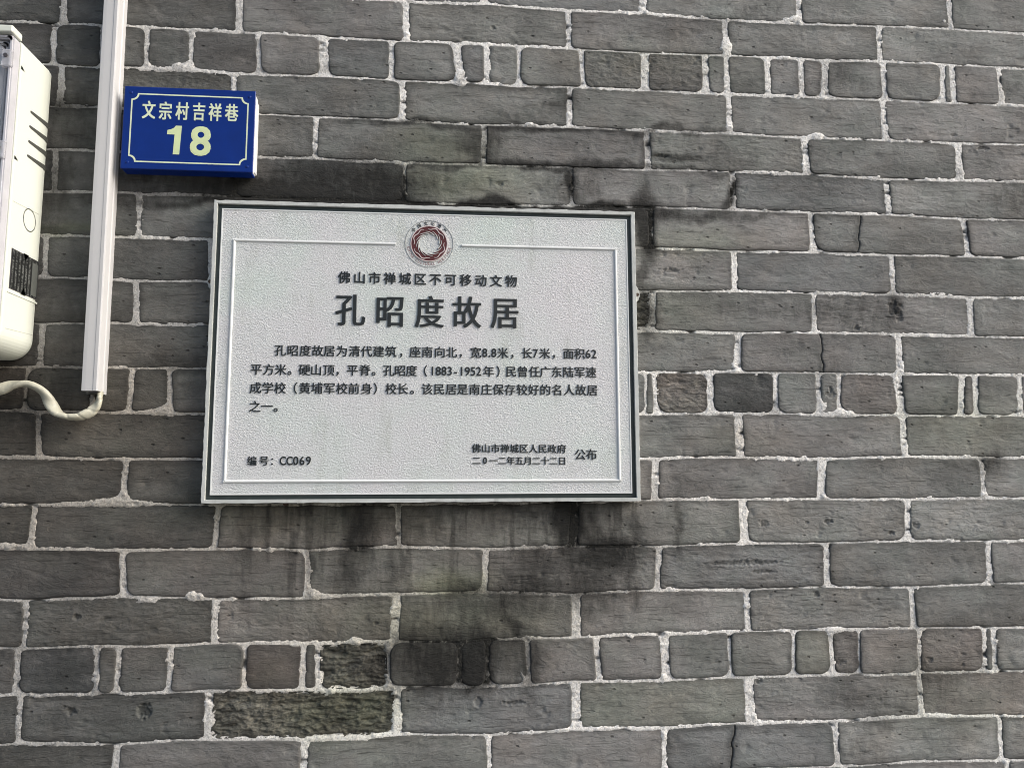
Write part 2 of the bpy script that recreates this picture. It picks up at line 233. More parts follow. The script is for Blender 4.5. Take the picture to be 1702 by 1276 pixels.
def brick_material():
    m, nt, b = new_mat('grey_brick')
    oi = N(nt, 'ShaderNodeObjectInfo')
    # every brick has its own piece of grain
    cmb = N(nt, 'ShaderNodeCombineXYZ')
    nt.links.new(math_(nt, 'MULTIPLY', oi.outputs['Random'], 37.0), cmb.inputs[1])
    add = N(nt, 'ShaderNodeVectorMath', operation='ADD')
    nt.links.new(N(nt, 'ShaderNodeNewGeometry').outputs['Position'], add.inputs[0]); nt.links.new(cmb.outputs[0], add.inputs[1])
    P = add.outputs[0]
    def mp(sc, rot=(0, 0, 0)):
        q = N(nt, 'ShaderNodeMapping'); q.inputs['Scale'].default_value = sc; q.inputs['Rotation'].default_value = rot
        nt.links.new(P, q.inputs[0]); return q.outputs[0]
    col = oi.outputs['Color']
    big = noise(nt, mp((9, 9, 16)), 1.0, 4, 0.6)
    col = mix(nt, 'MULTIPLY', 1.0, col, ramp(nt, big, [(0.28, 0.62), (0.5, 1.0), (0.74, 1.38)]))
    hue = noise(nt, mp((14, 14, 14)), 1.0, 2)
    col = mix(nt, 'MULTIPLY', 1.0, col, ramp(nt, hue, [(0.3, (1.03, 0.99, 0.96)), (0.5, (1, 1, 1)), (0.7, (0.97, 1.01, 0.99))]))
    rq = N(nt, 'ShaderNodeMapping'); rq.inputs['Scale'].default_value = (1, 1, 1)
    rc = N(nt, 'ShaderNodeCombineXYZ'); nt.links.new(math_(nt, 'MULTIPLY', math_(nt, 'SUBTRACT', oi.outputs['Random'], 0.5), 0.55), rc.inputs[1])
    nt.links.new(rc.outputs[0], rq.inputs['Rotation']); nt.links.new(P, rq.inputs[0])
    rs = N(nt, 'ShaderNodeMapping'); rs.inputs['Scale'].default_value = (48, 48, 120); nt.links.new(rq.outputs[0], rs.inputs[0])
    grain = noise(nt, rs.outputs[0], 1.0, 7, 0.68, 2.2)
    col = mix(nt, 'MULTIPLY', 1.0, col, ramp(nt, grain, [(0.3, 0.80), (0.5, 1.0), (0.72, 1.18)]))
    fine = noise(nt, mp((700, 700, 900)), 1.0, 3, 0.6)
    col = mix(nt, 'MULTIPLY', 1.0, col, ramp(nt, fine, [(0.3, 0.9), (0.5, 1.0), (0.72, 1.1)]))
    # small pits and dark specks
    vo = N(nt, 'ShaderNodeTexVoronoi'); vo.inputs['Scale'].default_value = 1.0; vo.inputs['Randomness'].default_value = 1.0
    nt.links.new(mp((42, 42, 75)), vo.inputs['Vector'])
    pitsel = math_(nt, 'GREATER_THAN', N2sep(nt, vo.outputs['Color'], 0), 0.66)
    pit = math_(nt, 'MULTIPLY', ramp(nt, math_(nt, 'ADD', vo.outputs['Distance'], math_(nt, 'MULTIPLY', fine, 0.10)), [(0.10, 1.0), (0.19, 0.0)]), pitsel)
    # thin drag scratches
    scr = noise(nt, mp((16, 16, 260), (0, -0.10, 0)), 1.0, 2, 0.5, 1.2)
    scl = ramp(nt, scr, [(0.325, 1.0), (0.35, 0.0)])
    col = mix(nt, 'MULTIPLY', math_(nt, 'MULTIPLY', pit, 0.75), col, 0.3)
    col = mix(nt, 'MULTIPLY', math_(nt, 'MULTIPLY', scl, 0.22), col, 0.5)
    # pale dusty film
    col = mix(nt, 'MULTIPLY', attr(nt, 'craggy'), col, ramp(nt, noise(nt, mp((55, 55, 90)), 1.0, 5, 0.7), [(0.36, (0.42, 0.40, 0.36)), (0.5, (0.78, 0.76, 0.68)), (0.68, (1.3, 1.22, 1.05))]))
    dust = noise(nt, mp((30, 30, 60)), 1.0, 5, 0.7)
    col = mix(nt, 'MIX', ramp(nt, dust, [(0.55, 0.0), (0.8, 0.35)]), col, (0.26, 0.25, 0.24))
    # stains and growth, mostly plaque runoff; shade by box and sign painted in too
    bf = noise(nt, mapped(nt, (75, 75, 30)), 1.0, 7, 0.72, 0.4)
    g = attr(nt, 'grime_shade')
    gm = ramp(nt, math_(nt, 'ADD', g, math_(nt, 'MULTIPLY', math_(nt, 'SUBTRACT', bf, 0.5), math_(nt, 'MINIMUM', math_(nt, 'MULTIPLY', g, 4.0), 1.3))), [(0.08, 0.0), (0.5, 0.52), (0.95, 0.93)])
    col = mix(nt, 'MIX', attr(nt, 'moss'), col, mix(nt, 'MULTIPLY', 1.0, col, (0.93, 1.02, 0.72)))
    col = mix(nt, 'MIX', attr(nt, 'tan'), col, mix(nt, 'MULTIPLY', 1.0, col, (0.84, 0.76, 0.67)))
    col = mix(nt, 'MIX', gm, col, (0.007, 0.007, 0.006))
    edge = attr(nt, 'rim')  # dirty brick edges, with the shade along the joints painted in
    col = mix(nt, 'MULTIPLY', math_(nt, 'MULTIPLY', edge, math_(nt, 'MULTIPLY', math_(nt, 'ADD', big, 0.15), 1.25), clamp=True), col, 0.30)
    nt.links.new(col, b.inputs['Base Color'])
    b.inputs['Roughness'].default_value = 0.86
    b.inputs['Specular IOR Level'].default_value = 0.35
    rr = attr(nt, 'craggy')
    n1 = bump(nt, grain, 0.55, 0.0032)
    n2 = bump(nt, fine, 0.4, 0.0010, n1)
    lump = noise(nt, mp((110, 110, 170)), 1.0, 4, 0.62, 0.6)
    n2 = bump(nt, lump, 0.40, 0.0026, n2)
    n3 = bump(nt, math_(nt, 'MULTIPLY', math_(nt, 'ADD', pit, math_(nt, 'MULTIPLY', scl, 0.5)), -1.0), 0.9, 0.0030, n2)
    crag = noise(nt, mp((60, 60, 120)), 1.0, 6, 0.7, 0.8)
    n4 = bump(nt, math_(nt, 'MULTIPLY', crag, rr), 0.7, 0.009, n3)
    nt.links.new(n4, b.inputs['Normal'])
    return m
def N2sep(nt, colour, i):
    s = N(nt, 'ShaderNodeSeparateColor'); nt.links.new(colour, s.inputs[0]); return s.outputs[i]

def mortar_material():
    m, nt, b = new_mat('lime_mortar')
    gr = noise(nt, mapped(nt, (340, 340, 340)), 1.0, 6, 0.8)
    md = noise(nt, mapped(nt, (60, 60, 60)), 1.0, 4, 0.6)
    big = noise(nt, mapped(nt, (5, 5, 5)), 1.0, 3, 0.6)
    col = mix(nt, 'MULTIPLY', 1.0, (0.86, 0.85, 0.82), ramp(nt, gr, [(0.34, 0.30), (0.45, 0.90), (0.58, 1.1)]))
    col = mix(nt, 'MULTIPLY', 1.0, col, ramp(nt, md, [(0.28, 0.55), (0.45, 1.0), (0.8, 1.05)]))
    col = mix(nt, 'MULTIPLY', 1.0, col, ramp(nt, big, [(0.3, 0.82), (0.7, 1.1)]))
    col = mix(nt, 'MIX', attr(nt, 'tan'), col, mix(nt, 'MULTIPLY', 1.0, col, (0.80, 0.74, 0.66)))
    col = mix(nt, 'MIX', attr(nt, 'moss'), col, mix(nt, 'MULTIPLY', 1.0, col, (0.8, 0.86, 0.62)))
    # darker in the low spots of the joint and towards the left
    low = attr(nt, 'low')
    col = mix(nt, 'MIX', math_(nt, 'MULTIPLY', low, 0.8, clamp=True), col, (0.07, 0.066, 0.06))
    bf = noise(nt, mapped(nt, (90, 90, 60)), 1.0, 5, 0.7)
    gm = math_(nt, 'MULTIPLY', attr(nt, 'grime_shade'), math_(nt, 'ADD', math_(nt, 'MULTIPLY', bf, 1.6), 0.35), clamp=True)
    col = mix(nt, 'MIX', gm, col, (0.02, 0.02, 0.018))
    nt.links.new(col, b.inputs['Base Color'])
    b.inputs['Roughness'].default_value = 0.92; b.inputs['Specular IOR Level'].default_value = 0.2
    n1 = bump(nt, gr, 0.9, 0.0032)
    n2 = bump(nt, noise(nt, mapped(nt, (180, 180, 180)), 1.0, 4, 0.6), 0.7, 0.004, n1)
    nt.links.new(n2, b.inputs['Normal'])
    return m

def plain(name, col, rough=0.5, var=0.08, vscale=12, bscale=0, bstr=0.0, bdist=0.001, metal=0.0, spec=0.5, coat=0.0, dirt=0.0):
    m, nt, b = new_mat(name)
    c = mix(nt, 'MULTIPLY', 1.0, tuple(col), ramp(nt, noise(nt, mapped(nt, (vscale,)*3, coord='pos'), 1.0, 5, 0.65), [(0.25, 1-var), (0.5, 1.0), (0.75, 1+var)]))
    if dirt > 0:
        d = noise(nt, mapped(nt, (40, 40, 14)), 1.0, 6, 0.7)
        c = mix(nt, 'MIX', ramp(nt, d, [(0.52, 0.0), (0.78, dirt)]), c, (0.10, 0.095, 0.08))
    nt.links.new(c, b.inputs['Base Color'])
    b.inputs['Roughness'].default_value = rough; b.inputs['Metallic'].default_value = metal
    b.inputs['Specular IOR Level'].default_value = spec; b.inputs['Coat Weight'].default_value = coat
    if bscale: nt.links.new(bump(nt, noise(nt, mapped(nt, (bscale,)*3), 1.0, 4, 0.6), bstr, bdist), b.inputs['Normal'])
    return m

def panel_material():
    m, nt, b = new_mat('cast_panel')
    c = (0.60, 0.62, 0.62)
    hue = noise(nt, mapped(nt, (7, 7, 7)), 1.0, 3, 0.6)
    c = mix(nt, 'MULTIPLY', 1.0, c, ramp(nt, hue, [(0.3, (0.95, 1.02, 0.97)), (0.5, (1, 1, 1)), (0.7, (1.03, 0.985, 1.01))]))
    # hammered, leather-like relief
    a = noise(nt, mapped(nt, (185, 185, 370), (0, 0.25, 0)), 1.0, 3, 0.5, 1.8)
    a2 = noise(nt, mapped(nt, (620, 620, 800)), 1.0, 3, 0.6)
    c = mix(nt, 'MULTIPLY', 1.0, c, ramp(nt, a, [(0.3, 0.92), (0.5, 1.0), (0.7, 1.03)]))
    st = noise(nt, mapped(nt, (34, 34, 8)), 1.0, 5, 0.7)
    c = mix(nt, 'MIX', ramp(nt, st, [(0.54, 0.0), (0.78, 0.34)]), c, (0.27, 0.30, 0.23))
    nt.links.new(c, b.inputs['Base Color']); b.inputs['Roughness'].default_value = 0.5
    n1 = bump(nt, a, 0.62, 0.0032); n2 = bump(nt, a2, 0.15, 0.0006, n1)
    nt.links.new(n2, b.inputs['Normal']); return m

def label_material():
    """printed rating plate: rows of fine grey print on black, flat print only"""
    m, nt, b = new_mat('printed_label')
    a = noise(nt, mapped(nt, (1, 260, 620)), 1.0, 2, 0.6)
    big = noise(nt, mapped(nt, (1, 90, 60)), 1.0, 1, 0.5)
    rows = N(nt, 'ShaderNodeTexWave', wave_type='BANDS', bands_direction='Y'); rows.inputs['Scale'].default_value = 1.0
    nt.links.new(mapped(nt, (1, 36, 1)), rows.inputs['Vector'])
    f = math_(nt, 'MULTIPLY', math_(nt, 'GREATER_THAN', rows.outputs['Fac'], 0.45), ramp(nt, math_(nt, 'ADD', a, math_(nt, 'MULTIPLY', math_(nt, 'SUBTRACT', big, 0.5), 0.5)), [(0.42, 0.0), (0.6, 1.0)]))
    nt.links.new(mix(nt, 'MIX', math_(nt, 'MULTIPLY', f, 0.5), (0.010, 0.011, 0.011), (0.22, 0.23, 0.22)), b.inputs['Base Color'])
    b.inputs['Roughness'].default_value = 0.4; return m

def glass_material(name, col=(0.95, 0.97, 0.98), rough=0.06):
    m, nt, b = new_mat(name)
    b.inputs['Base Color'].default_value = (*col, 1); b.inputs['Roughness'].default_value = rough
    b.inputs['Transmission Weight'].default_value = 0.72; b.inputs['IOR'].default_value = 1.49
    return m

M = dict(
    brick=brick_material(), mortar=mortar_material(), panel=panel_material(), print=label_material(),
    frame=plain('plaque_rim_paint', (0.50, 0.52, 0.50), 0.5, 0.12, 40, 500, 0.3, 0.0008, dirt=0.45),
    groove=plain('dark_green_paint', (0.030, 0.042, 0.040), 0.45, 0.3, 60, 400, 0.4, 0.0008),
    ink=plain('black_green_paint', (0.010, 0.014, 0.015), 0.5, 0.3, 90, 700, 0.4, 0.0006),
    red=plain('dark_red_enamel', (0.080, 0.014, 0.014), 0.5, 0.25, 120, 600, 0.3, 0.0006),
    pink=plain('worn_emblem_line', (0.58, 0.50, 0.49), 0.5, 0.2, 120),
    haze=plain('faded_red_line', (0.30, 0.17, 0.17), 0.55, 0.25, 200),
    thin=plain('thin_grey_line', (0.24, 0.25, 0.25), 0.55, 0.25, 200),
    blue=plain('blue_enamel', (0.001, 0.021, 0.175), 0.32, 0.12, 30, 90, 0.12, 0.001, spec=0.35),
    cream=plain('reflective_cream_print', (0.66, 0.73, 0.52), 0.5, 0.06, 60),
    lime=plain('reflective_lime_print', (0.62, 0.71, 0.40), 0.5, 0.06, 60),
    alu=plain('brushed_aluminium', (0.74, 0.74, 0.74), 0.42, 0.06, 60, metal=0.15),
    pvc=plain('white_duct_plastic', (0.50, 0.502, 0.505), 0.45, 0.03, 14, 30, 0.1, 0.001, spec=0.3, dirt=0.05),
    case=plain('cream_meter_plastic', (0.64, 0.67, 0.60), 0.45, 0.03, 10, 25, 0.08, 0.001, dirt=0.03),
    slot=plain('dark_slot', (0.05, 0.052, 0.045), 0.8, 0.1),
    seam=plain('moulded_seam', (0.44, 0.46, 0.40), 0.6, 0.1),
    gasket=plain('dark_gasket', (0.055, 0.052, 0.058), 0.6, 0.15),
    dial=plain('pale_meter_face', (0.34, 0.42, 0.40), 0.4, 0.2, 20),
    clear=glass_material('clear_cover_plastic', (0.93, 0.93, 0.96), 0.2),
    arris=plain('worn_white_line', (0.70, 0.72, 0.71), 0.4, 0.08, 90),
    film=plain('label_frame_grey', (0.10, 0.108, 0.10), 0.5),
    wrap=plain('yellowed_white_cable_wrap', (0.47, 0.46, 0.37), 0.45, 0.14, 60, 130, 0.3, 0.002, dirt=0.45),
    milky=plain('milky_cover_edge', (0.50, 0.50, 0.53), 0.25, 0.1, 40),
    rust=plain('rusty_iron', (0.055, 0.035, 0.025), 0.8, 0.3, 90, 300, 0.6, 0.001),
    core=plain('wall_core', (0.30, 0.29, 0.27), 0.95, 0.2),
    pave=plain('concrete_lane', (0.16, 0.158, 0.15), 0.9, 0.2, 3, 60, 0.5, 0.003),
)

# ------------------------------------------------------------------ ground: the lane in front of the wall (below the frame)
bm = bmesh.new(); bmesh.ops.create_grid(bm, x_segments=2, y_segments=2, size=60, matrix=Matrix.Translation((0, 0, 0)))
tag(link('ground', frombm('ground', bm), M['pave']), kind='structure')

# ------------------------------------------------------------------ stain and painted shade fields, sampled on the wall
def field(kind, X, Z):
    """X, Z in mm"""
    t = np.zeros_like(X, float)
    wob = 10*fbm(X/45.0, Z/45.0, 5, 3); wz = 10*fbm(X/45.0+50, Z/60.0, 9, 3)
    for k, x, z, sx, sz, a in STAINS_SHADE:
        if k != kind: continue
        q = ((X-x+wob)/sx)**2 + ((Z-z+wz)/sz)**2
        t = np.maximum(t, 1.3*a*np.exp(-0.30*np.minimum(q, 60)**1.25))
    return t
def runs(X, Z):
    """vertical drip streaks under the plaque"""
    s = fbm(X/13.0, Z/260.0, 31, 4)
    reach = np.clip((Z-1235)/225.0, 0, 1)*np.clip((1463-Z)/6.0, 0, 1)*np.clip((X+330)/60, 0, 1)*np.clip((340-X)/40, 0, 1)
    return np.clip((s-0.12)*1.7, 0, 0.7)*reach**0.9
def grime_shade(X, Z):
    g = np.maximum(field('d', X, Z), runs(X, Z))
    g = np.maximum(g, np.clip(fbm(X/160.0, Z/70.0, 77, 4)*0.55-0.28, 0, 0.35))
    return np.clip(g, 0, 1)

def put_attr(me, name, arr):
    a = me.attributes.new(name, 'FLOAT', 'POINT'); a.data.foreach_set('value', np.ascontiguousarray(arr, np.float32).ravel())

# ------------------------------------------------------------------ courses and bricks (all in mm)
XL, XR = -960.0, 1260.0
beds = []
for b in BED:
    x = np.array([p[0] for p in b], float); z = np.array([p[1]/10.0 for p in b], float)
    beds.append((x, z))
def bedz(k, X):
    """height of bed joint k; beds beyond the surveyed ones run on at the usual course height"""
    X = np.asarray(X, float)
    n = len(beds)-1
    if k == n: # last surveyed bed was seen only at its right end
        x, z = beds[n-1]; return np.interp(X, x, z) - 66.5
    if k < 0:
        x, z = beds[0]; return np.interp(X, x, z) + 66.5*(-k) + 1.5*np.sin(X/210.0+k)
    if k > n:
        x, z = beds[n-1]; return np.interp(X, x, z) - 66.5 - 67.5*(k-n) + 1.5*np.sin(X/190.0+k)
    x, z = beds[k]; return np.interp(X, x, z)
K0, K1 = -2, 21                        # course k lies between bed k-1 and bed k
perp = {}
for k in range(K0, K1+1):
    v = sorted(PERP.get(k, []), key=lambda q: q[0])
    full = [q for q in v]
    if not full:
        full = [(-40.0 + (135 if k % 2 else 0) + rnd.uniform(-20, 20),)*2 + (8.0,)]
    while full[0][0] > XL + 120:
        s = rnd.uniform(262, 274); q = full[0]; full.insert(0, (q[0]-s, q[0]-s, rnd.uniform(6, 9)))
    while full[-1][0] < XR - 120:
        s = rnd.uniform(262, 274); q = full[-1]; full.append((q[0]+s, q[0]+s, rnd.uniform(6, 9)))
    perp[k] = full

wall = empty('brick_wall', (0.15, 0.0, 0.0), 'old grey brick wall with pale rough mortar joints carrying the plaque, sign, duct and box', 'wall')

# mortar height grid
STEP = 2.0
gx = np.arange(XL+10, XR-10, STEP); gz = np.arange(880.0, 2440.0, STEP)
GX, GZ = np.meshgrid(gx, gz)
DIN = np.zeros_like(GX); CRK = np.zeros_like(GX)

def tint(cx, cz, k):
    f = 0.186 * rnd.uniform(0.83, 1.14); rough = 0.0
    c = [0.985, 1.0, 0.955]; h = rnd.random()
    if h < 0.22: c = [1.0, 0.985, 0.95]
    elif h < 0.36: c = [0.98, 0.99, 0.93]
    elif h < 0.46: c = [0.965, 0.99, 0.975]
    for x, z, fa, ro, t in SPECIAL:
        if abs(x-cx) < spanx/2 and abs(z-cz) < 30:
            f = 0.186*fa; rough = ro
            if t == 'b': c = [1.03, 0.97, 0.925]
            if t == 'g': c = [0.98, 1.0, 0.89]
            if t == 'u': c = [0.96, 0.985, 0.98]
            if t == 'k': c = [0.98, 1.0, 0.98]
    f *= 0.44 + 0.56*min(1, max(0, (cx+580)/480.0))      # brick colour darkens steadily towards the left
    return (f*c[0], f*c[1], f*c[2], 1.0), rough

def axis(L, step=2.7):
    e = [0, 0.5, 1.1, 1.9, 3.0, 4.4]
    n = max(3, int((L-8.8)/step))
    mid = [4.4 + (L-8.8)*i/n for i in range(1, n)]
    return np.array(e + mid + [L-q for q in e[::-1]]) / L

seed = 100
nb = 0
for k in range(K0, K1+1):
    jo = perp[k]
    for i in range(len(jo)-1):
        (lt, lb, lw), (rt, rb, rw) = jo[i], jo[i+1]
        seed += 1; nb += 1
        crackL, crackR = lw < 2, rw < 2
        xm = (lt+rt)/2; spanx = rt-lt
        ztm = float(bedz(k-1, xm)); zbm = float(bedz(k, xm)); zm = (ztm+zbm)/2
        lw2 = 0.6 if crackL else lw/2 + rnd.uniform(-0.6, 0.6); rw2 = 0.6 if crackR else rw/2 + rnd.uniform(-0.6, 0.6)
        header = spanx < 160
        if not crackL: colr, rough = tint(xm, zm, k)      # a cracked brick keeps one colour
        special = rough > 0 or any(abs(d_[0]-xm) < spanx/2+5 and abs(d_[1]-zm) < 36 for d_ in DENTS)
        u = axis(spanx, 1.4 if special else 2.7); v = axis(ztm-zbm, 1.4 if special else 2.7)
        Uu, Vv = np.meshgrid(u, v)
        sl = Vv  # 0 bottom, 1 top
        def sidex(top, bot, cz_, s, cr):
            b_ = bot+(top-bot)*cz_
            return b_ + (0.9*fbm(cz_*4.0, s*1.0+0*cz_, s, 3) if not cr else 0)
        xl = sidex(lt, lb, sl, seed, crackL) + lw2; xr = sidex(rt, rb, sl, seed+500, crackR) - rw2
        if crackL: xl = xl + 2.2*fbm(sl*5.0, 0*sl, int(lt)+3, 3)
        if crackR: xr = xr + 2.2*fbm(sl*5.0, 0*sl, int(rt)+3, 3)
        X = xl + (xr-xl)*Uu
        hwt = 1.25 + 0.7*fbm(X/38.0, X*0+k, 41, 3); hwb = 1.25 + 0.7*fbm(X/38.0+9, X*0+k, 43, 3)
        zt = bedz(k-1, X) - np.clip(hwt, 0.5, 4); zb = bedz(k, X) + np.clip(hwb, 0.5, 4)
        Z = zb + (zt-zb)*Vv
        # corner rounding (square to disc)
        dl, dr, dt, db = X-xl, xr-X, zt-Z, Z-zb
        din = np.minimum(np.minimum(dl, dr), np.minimum(dt, db))
        base_r = rnd.uniform(7, 13) if header else rnd.uniform(3.5, 9)
        for (a, b_, sx, sz, crk) in ((dl, dt, 1, -1, crackL), (dr, dt, -1, -1, crackR), (dl, db, 1, 1, crackL), (dr, db, -1, 1, crackR)):
            r = 1.0 if crk else base_r * rnd.choice([0.45, 0.7, 1.0, 1.0, 1.5]) * (1.3 if sz > 0 else 0.9)
            r = min(r, 20, (rt-lt)*0.3)
            msk = (a < r) & (b_ < r)
            p = 1 - np.clip(a/r, 0, 1); q = 1 - np.clip(b_/r, 0, 1)
            p2 = p*np.sqrt(1-q*q/2); q2 = q*np.sqrt(1-p*p/2)
            X = np.where(msk, X + sx*(p-p2)*r, X); Z = np.where(msk, Z + sz*(q-q2)*r, Z)
            din = np.where(msk, r*(1-np.sqrt(np.minimum(p2*p2+q2*q2, 1))), din)
        # relief
        hole_d = np.zeros_like(X)
        e = 3.0; t = np.clip(din/e, 0, 1)
        h = rnd.uniform(-0.5, 0.9) + (Uu-0.5)*rnd.uniform(-1, 1)*0.9 + (Vv-0.5)*rnd.uniform(-1, 1)*0.7
        if header: h = h + 0.5
        edge_drop = 1.8*(1-np.sqrt(1-(1-t)**2)) if not False else 0
        h = h - edge_drop
        s = seed*7
        h = h + 0.55*fbm(X/55.0, Z/22.0, s, 3) + 0.30*fbm(X/16.0, Z/4.5, s+3, 3) - 0.9*np.clip(fbm(X/30.0, Z/7.0, s+9, 3)-0.55, 0, 1)
        h = h - 1.6*np.clip(fbm(X/22.0, Z/16.0, s+15, 3)-0.75, 0, 1)*1.5
        h = h - 0.55*np.clip(np.abs(fbm(X/14.0, Z/3.2, s+61, 3))-0.62, 0, 1)*rnd.uniform(0.3, 2.2)
        h = h + rnd.uniform(0.05, 0.28)*fbm(X/7.0, Z/5.0, s+71, 3)
        # knocks along the arrises
        h = h - 2.2*np.clip(fbm(X/9.0, Z/9.0, s+21, 3)-0.45, 0, 1)*np.clip(1-din/7.0, 0, 1)
        if rough > 0:
            rg = np.abs(fbm(X/26.0, Z/9.0, s+33, 5, 0.6))
            h = h - rough*(3.4*rg + 1.2*np.clip(fbm(X/8.0, Z/4.0, s+37, 3), 0, 1)) * np.clip(din/3.0, 0, 1)
        for (x, z, rx, rz, dd) in DENTS:
            if abs(x-xm) < spanx/2+20 and abs(z-zm) < 60:
                wx = X + 1.5*vnoise(X/3.0, Z/3.0, 3); wz_ = Z + 1.5*vnoise(X/3.0, Z/3.0, 4)
                q = ((wx-x)/rx)**2 + ((wz_-z)/rz)**2
                rr_ = np.sqrt(q) + 0.30*fbm(X/4.0, Z/3.0, int(x)+7, 3)
                inn_ = np.clip((1.25-rr_)/0.45, 0, 1); inn_ = inn_*inn_*(3-2*inn_)
                h = h - dd*1.15*inn_*(0.75+0.25*vnoise(X/2.5, Z/2.5, 8)) + 0.3*np.exp(-0.5*((rr_-1.45)/0.3)**2)
                hole_d = np.maximum(hole_d, 0.42*np.clip((1.0-rr_)/0.5, 0, 1))  # inside of each dent is coloured darker
        nv, nu = X.shape
        verts = np.stack([X.ravel()/1e3, -h.ravel()/1e3, Z.ravel()/1e3], 1)
        idx = np.arange(nv*nu).reshape(nv, nu)
        q = np.stack([idx[:-1, :-1], idx[:-1, 1:], idx[1:, 1:], idx[1:, :-1]], -1).reshape(-1, 4)
        ring = np.concatenate([idx[0, :], idx[1:, -1], idx[-1, -2::-1], idx[-2:0:-1, 0]])
        back = verts[ring].copy(); back[:, 1] = 0.016
        nb0 = len(verts); rb_ = nb0 + np.arange(len(ring)); rn = np.roll(ring, -1); rbn = np.roll(rb_, -1)
        sk = np.stack([rn, ring, rb_, rbn], -1)
        allv = np.concatenate([verts, back]); allq = np.concatenate([q, sk])
        me = bpy.data.meshes.new('brick')
        me.vertices.add(len(allv)); me.vertices.foreach_set('co', allv.astype(np.float32).ravel())
        me.loops.add(allq.size); me.loops.foreach_set('vertex_index', allq.astype(np.int32).ravel())
        me.polygons.add(len(allq)); me.polygons.foreach_set('loop_start', np.arange(0, allq.size, 4, dtype=np.int32))
        me.polygons.foreach_set('loop_total', np.full(len(allq), 4, np.int32)) if False else None
        me.update(calc_edges=True)
        AX = allv[:, 0]*1e3; AZ = allv[:, 2]*1e3
        put_attr(me, 'grime_shade', np.maximum(grime_shade(AX, AZ), np.concatenate([hole_d.ravel(), np.zeros(len(back))]))); put_attr(me, 'moss', field('m', AX, AZ)); put_attr(me, 'tan', field('b', AX, AZ))
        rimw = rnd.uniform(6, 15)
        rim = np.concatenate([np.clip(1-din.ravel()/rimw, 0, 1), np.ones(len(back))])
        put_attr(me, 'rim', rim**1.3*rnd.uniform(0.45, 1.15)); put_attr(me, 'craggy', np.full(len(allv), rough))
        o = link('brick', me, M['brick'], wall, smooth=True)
        o.color = colr
        # print this brick into the mortar grid
        i0, i1 = np.searchsorted(gx, [lt-8, rt+8]); j0, j1 = np.searchsorted(gz, [zbm-14, ztm+14])
        if i1 > i0 and j1 > j0:
            sx_ = GX[j0:j1, i0:i1]; sz_ = GZ[j0:j1, i0:i1]
            tt = np.clip((sz_-zbm)/(ztm-zbm), 0, 1)
            d = np.minimum(np.minimum(sx_-(lb+(lt-lb)*tt)-lw2, (rb+(rt-rb)*tt)-rw2-sx_), np.minimum(bedz(k-1, sx_)-1.25-sz_, sz_-bedz(k, sx_)-1.25))
            DIN[j0:j1, i0:i1] = np.maximum(DIN[j0:j1, i0:i1], d)
            inz = (bedz(k-1, sx_)-2.5 > sz_) & (sz_ > bedz(k, sx_)+2.5)
            for crk, top, bot in ((crackL, lt, lb), (crackR, rt, rb)):
                if crk:
                    c_ = (np.abs(sx_-(bot+(top-bot)*tt)) < 6) & inz
                    CRK[j0:j1, i0:i1] = np.maximum(CRK[j0:j1, i0:i1], c_)

# ---- mortar: one continuous rough sheet between and slightly over the brick edges
keep = DIN < 6.0
hm = -0.85 + 0.42*fbm(GX/4.0, GZ/4.0, 211, 4, 0.6) + 0.45*fbm(GX/40.0, GZ/18.0, 223, 3)
blob = np.clip(fbm(GX/16.0, GZ/9.0, 231, 4)-0.60, 0, 1)*2.6
hm = hm + blob
sm = np.zeros_like(GX)
for x, z, rx, rz in SMEARS:
    q = ((GX-x + 4*fbm(GX/9.0, GZ/9.0, 51, 2))/rx)**2 + ((GZ-z + 3*fbm(GX/9.0, GZ/9.0, 57, 2))/rz)**2
    sm = np.maximum(sm, np.exp(-0.5*q))
hm = hm + 3.0*sm*np.clip(1.6-q*0, 0, 1)
hm = hm - 0.22*np.clip(DIN-0.6, 0, 50)**1.5*(1-0.75*sm)
hm = np.where(CRK > 0.5, -9.0, hm)
keep = (DIN < 6.0 + 9*sm)
hole = np.clip(fbm(GX/22.0, GZ/9.0, 301, 3)-0.62, 0, 1)      # spots where the joint has fallen out
hm = hm - hole*6.0
hm = np.maximum(hm, -9.5)
low = np.clip((-hm-1.5)/2.5, 0, 1)
ny, nx = GX.shape
face = keep[:-1, :-1] | keep[1:, :-1] | keep[:-1, 1:] | keep[1:, 1:]
idx = np.arange(nx*ny).reshape(ny, nx)
jit = 0.5
PX = GX + jit*vnoise(GX*1.3, GZ*1.7, 401); PZ = GZ + jit*vnoise(GX*1.7, GZ*1.3, 402)
q = np.stack([idx[:-1, :-1][face], idx[:-1, 1:][face], idx[1:, 1:][face], idx[1:, :-1][face]], -1)
used, inv = np.unique(q, return_inverse=True); q = inv.reshape(-1, 4)
V3 = np.stack([PX.ravel()[used]/1e3, -hm.ravel()[used]/1e3, PZ.ravel()[used]/1e3], 1)
me = bpy.data.meshes.new('mortar')
me.vertices.add(len(V3)); me.vertices.foreach_set('co', V3.astype(np.float32).ravel())
me.loops.add(q.size); me.loops.foreach_set('vertex_index', q.astype(np.int32).ravel())
me.polygons.add(len(q)); me.polygons.foreach_set('loop_start', np.arange(0, q.size, 4, dtype=np.int32))
me.update(calc_edges=True)
AX = V3[:, 0]*1e3; AZ = V3[:, 2]*1e3
put_attr(me, 'grime_shade', grime_shade(AX, AZ)); put_attr(me, 'moss', field('m', AX, AZ)); put_attr(me, 'tan', field('b', AX, AZ)); put_attr(me, 'low', np.maximum(low.ravel()[used], 0.55*np.clip((-150-AX)/420.0, 0, 1)))
link('mortar', me, M['mortar'], wall, smooth=True)

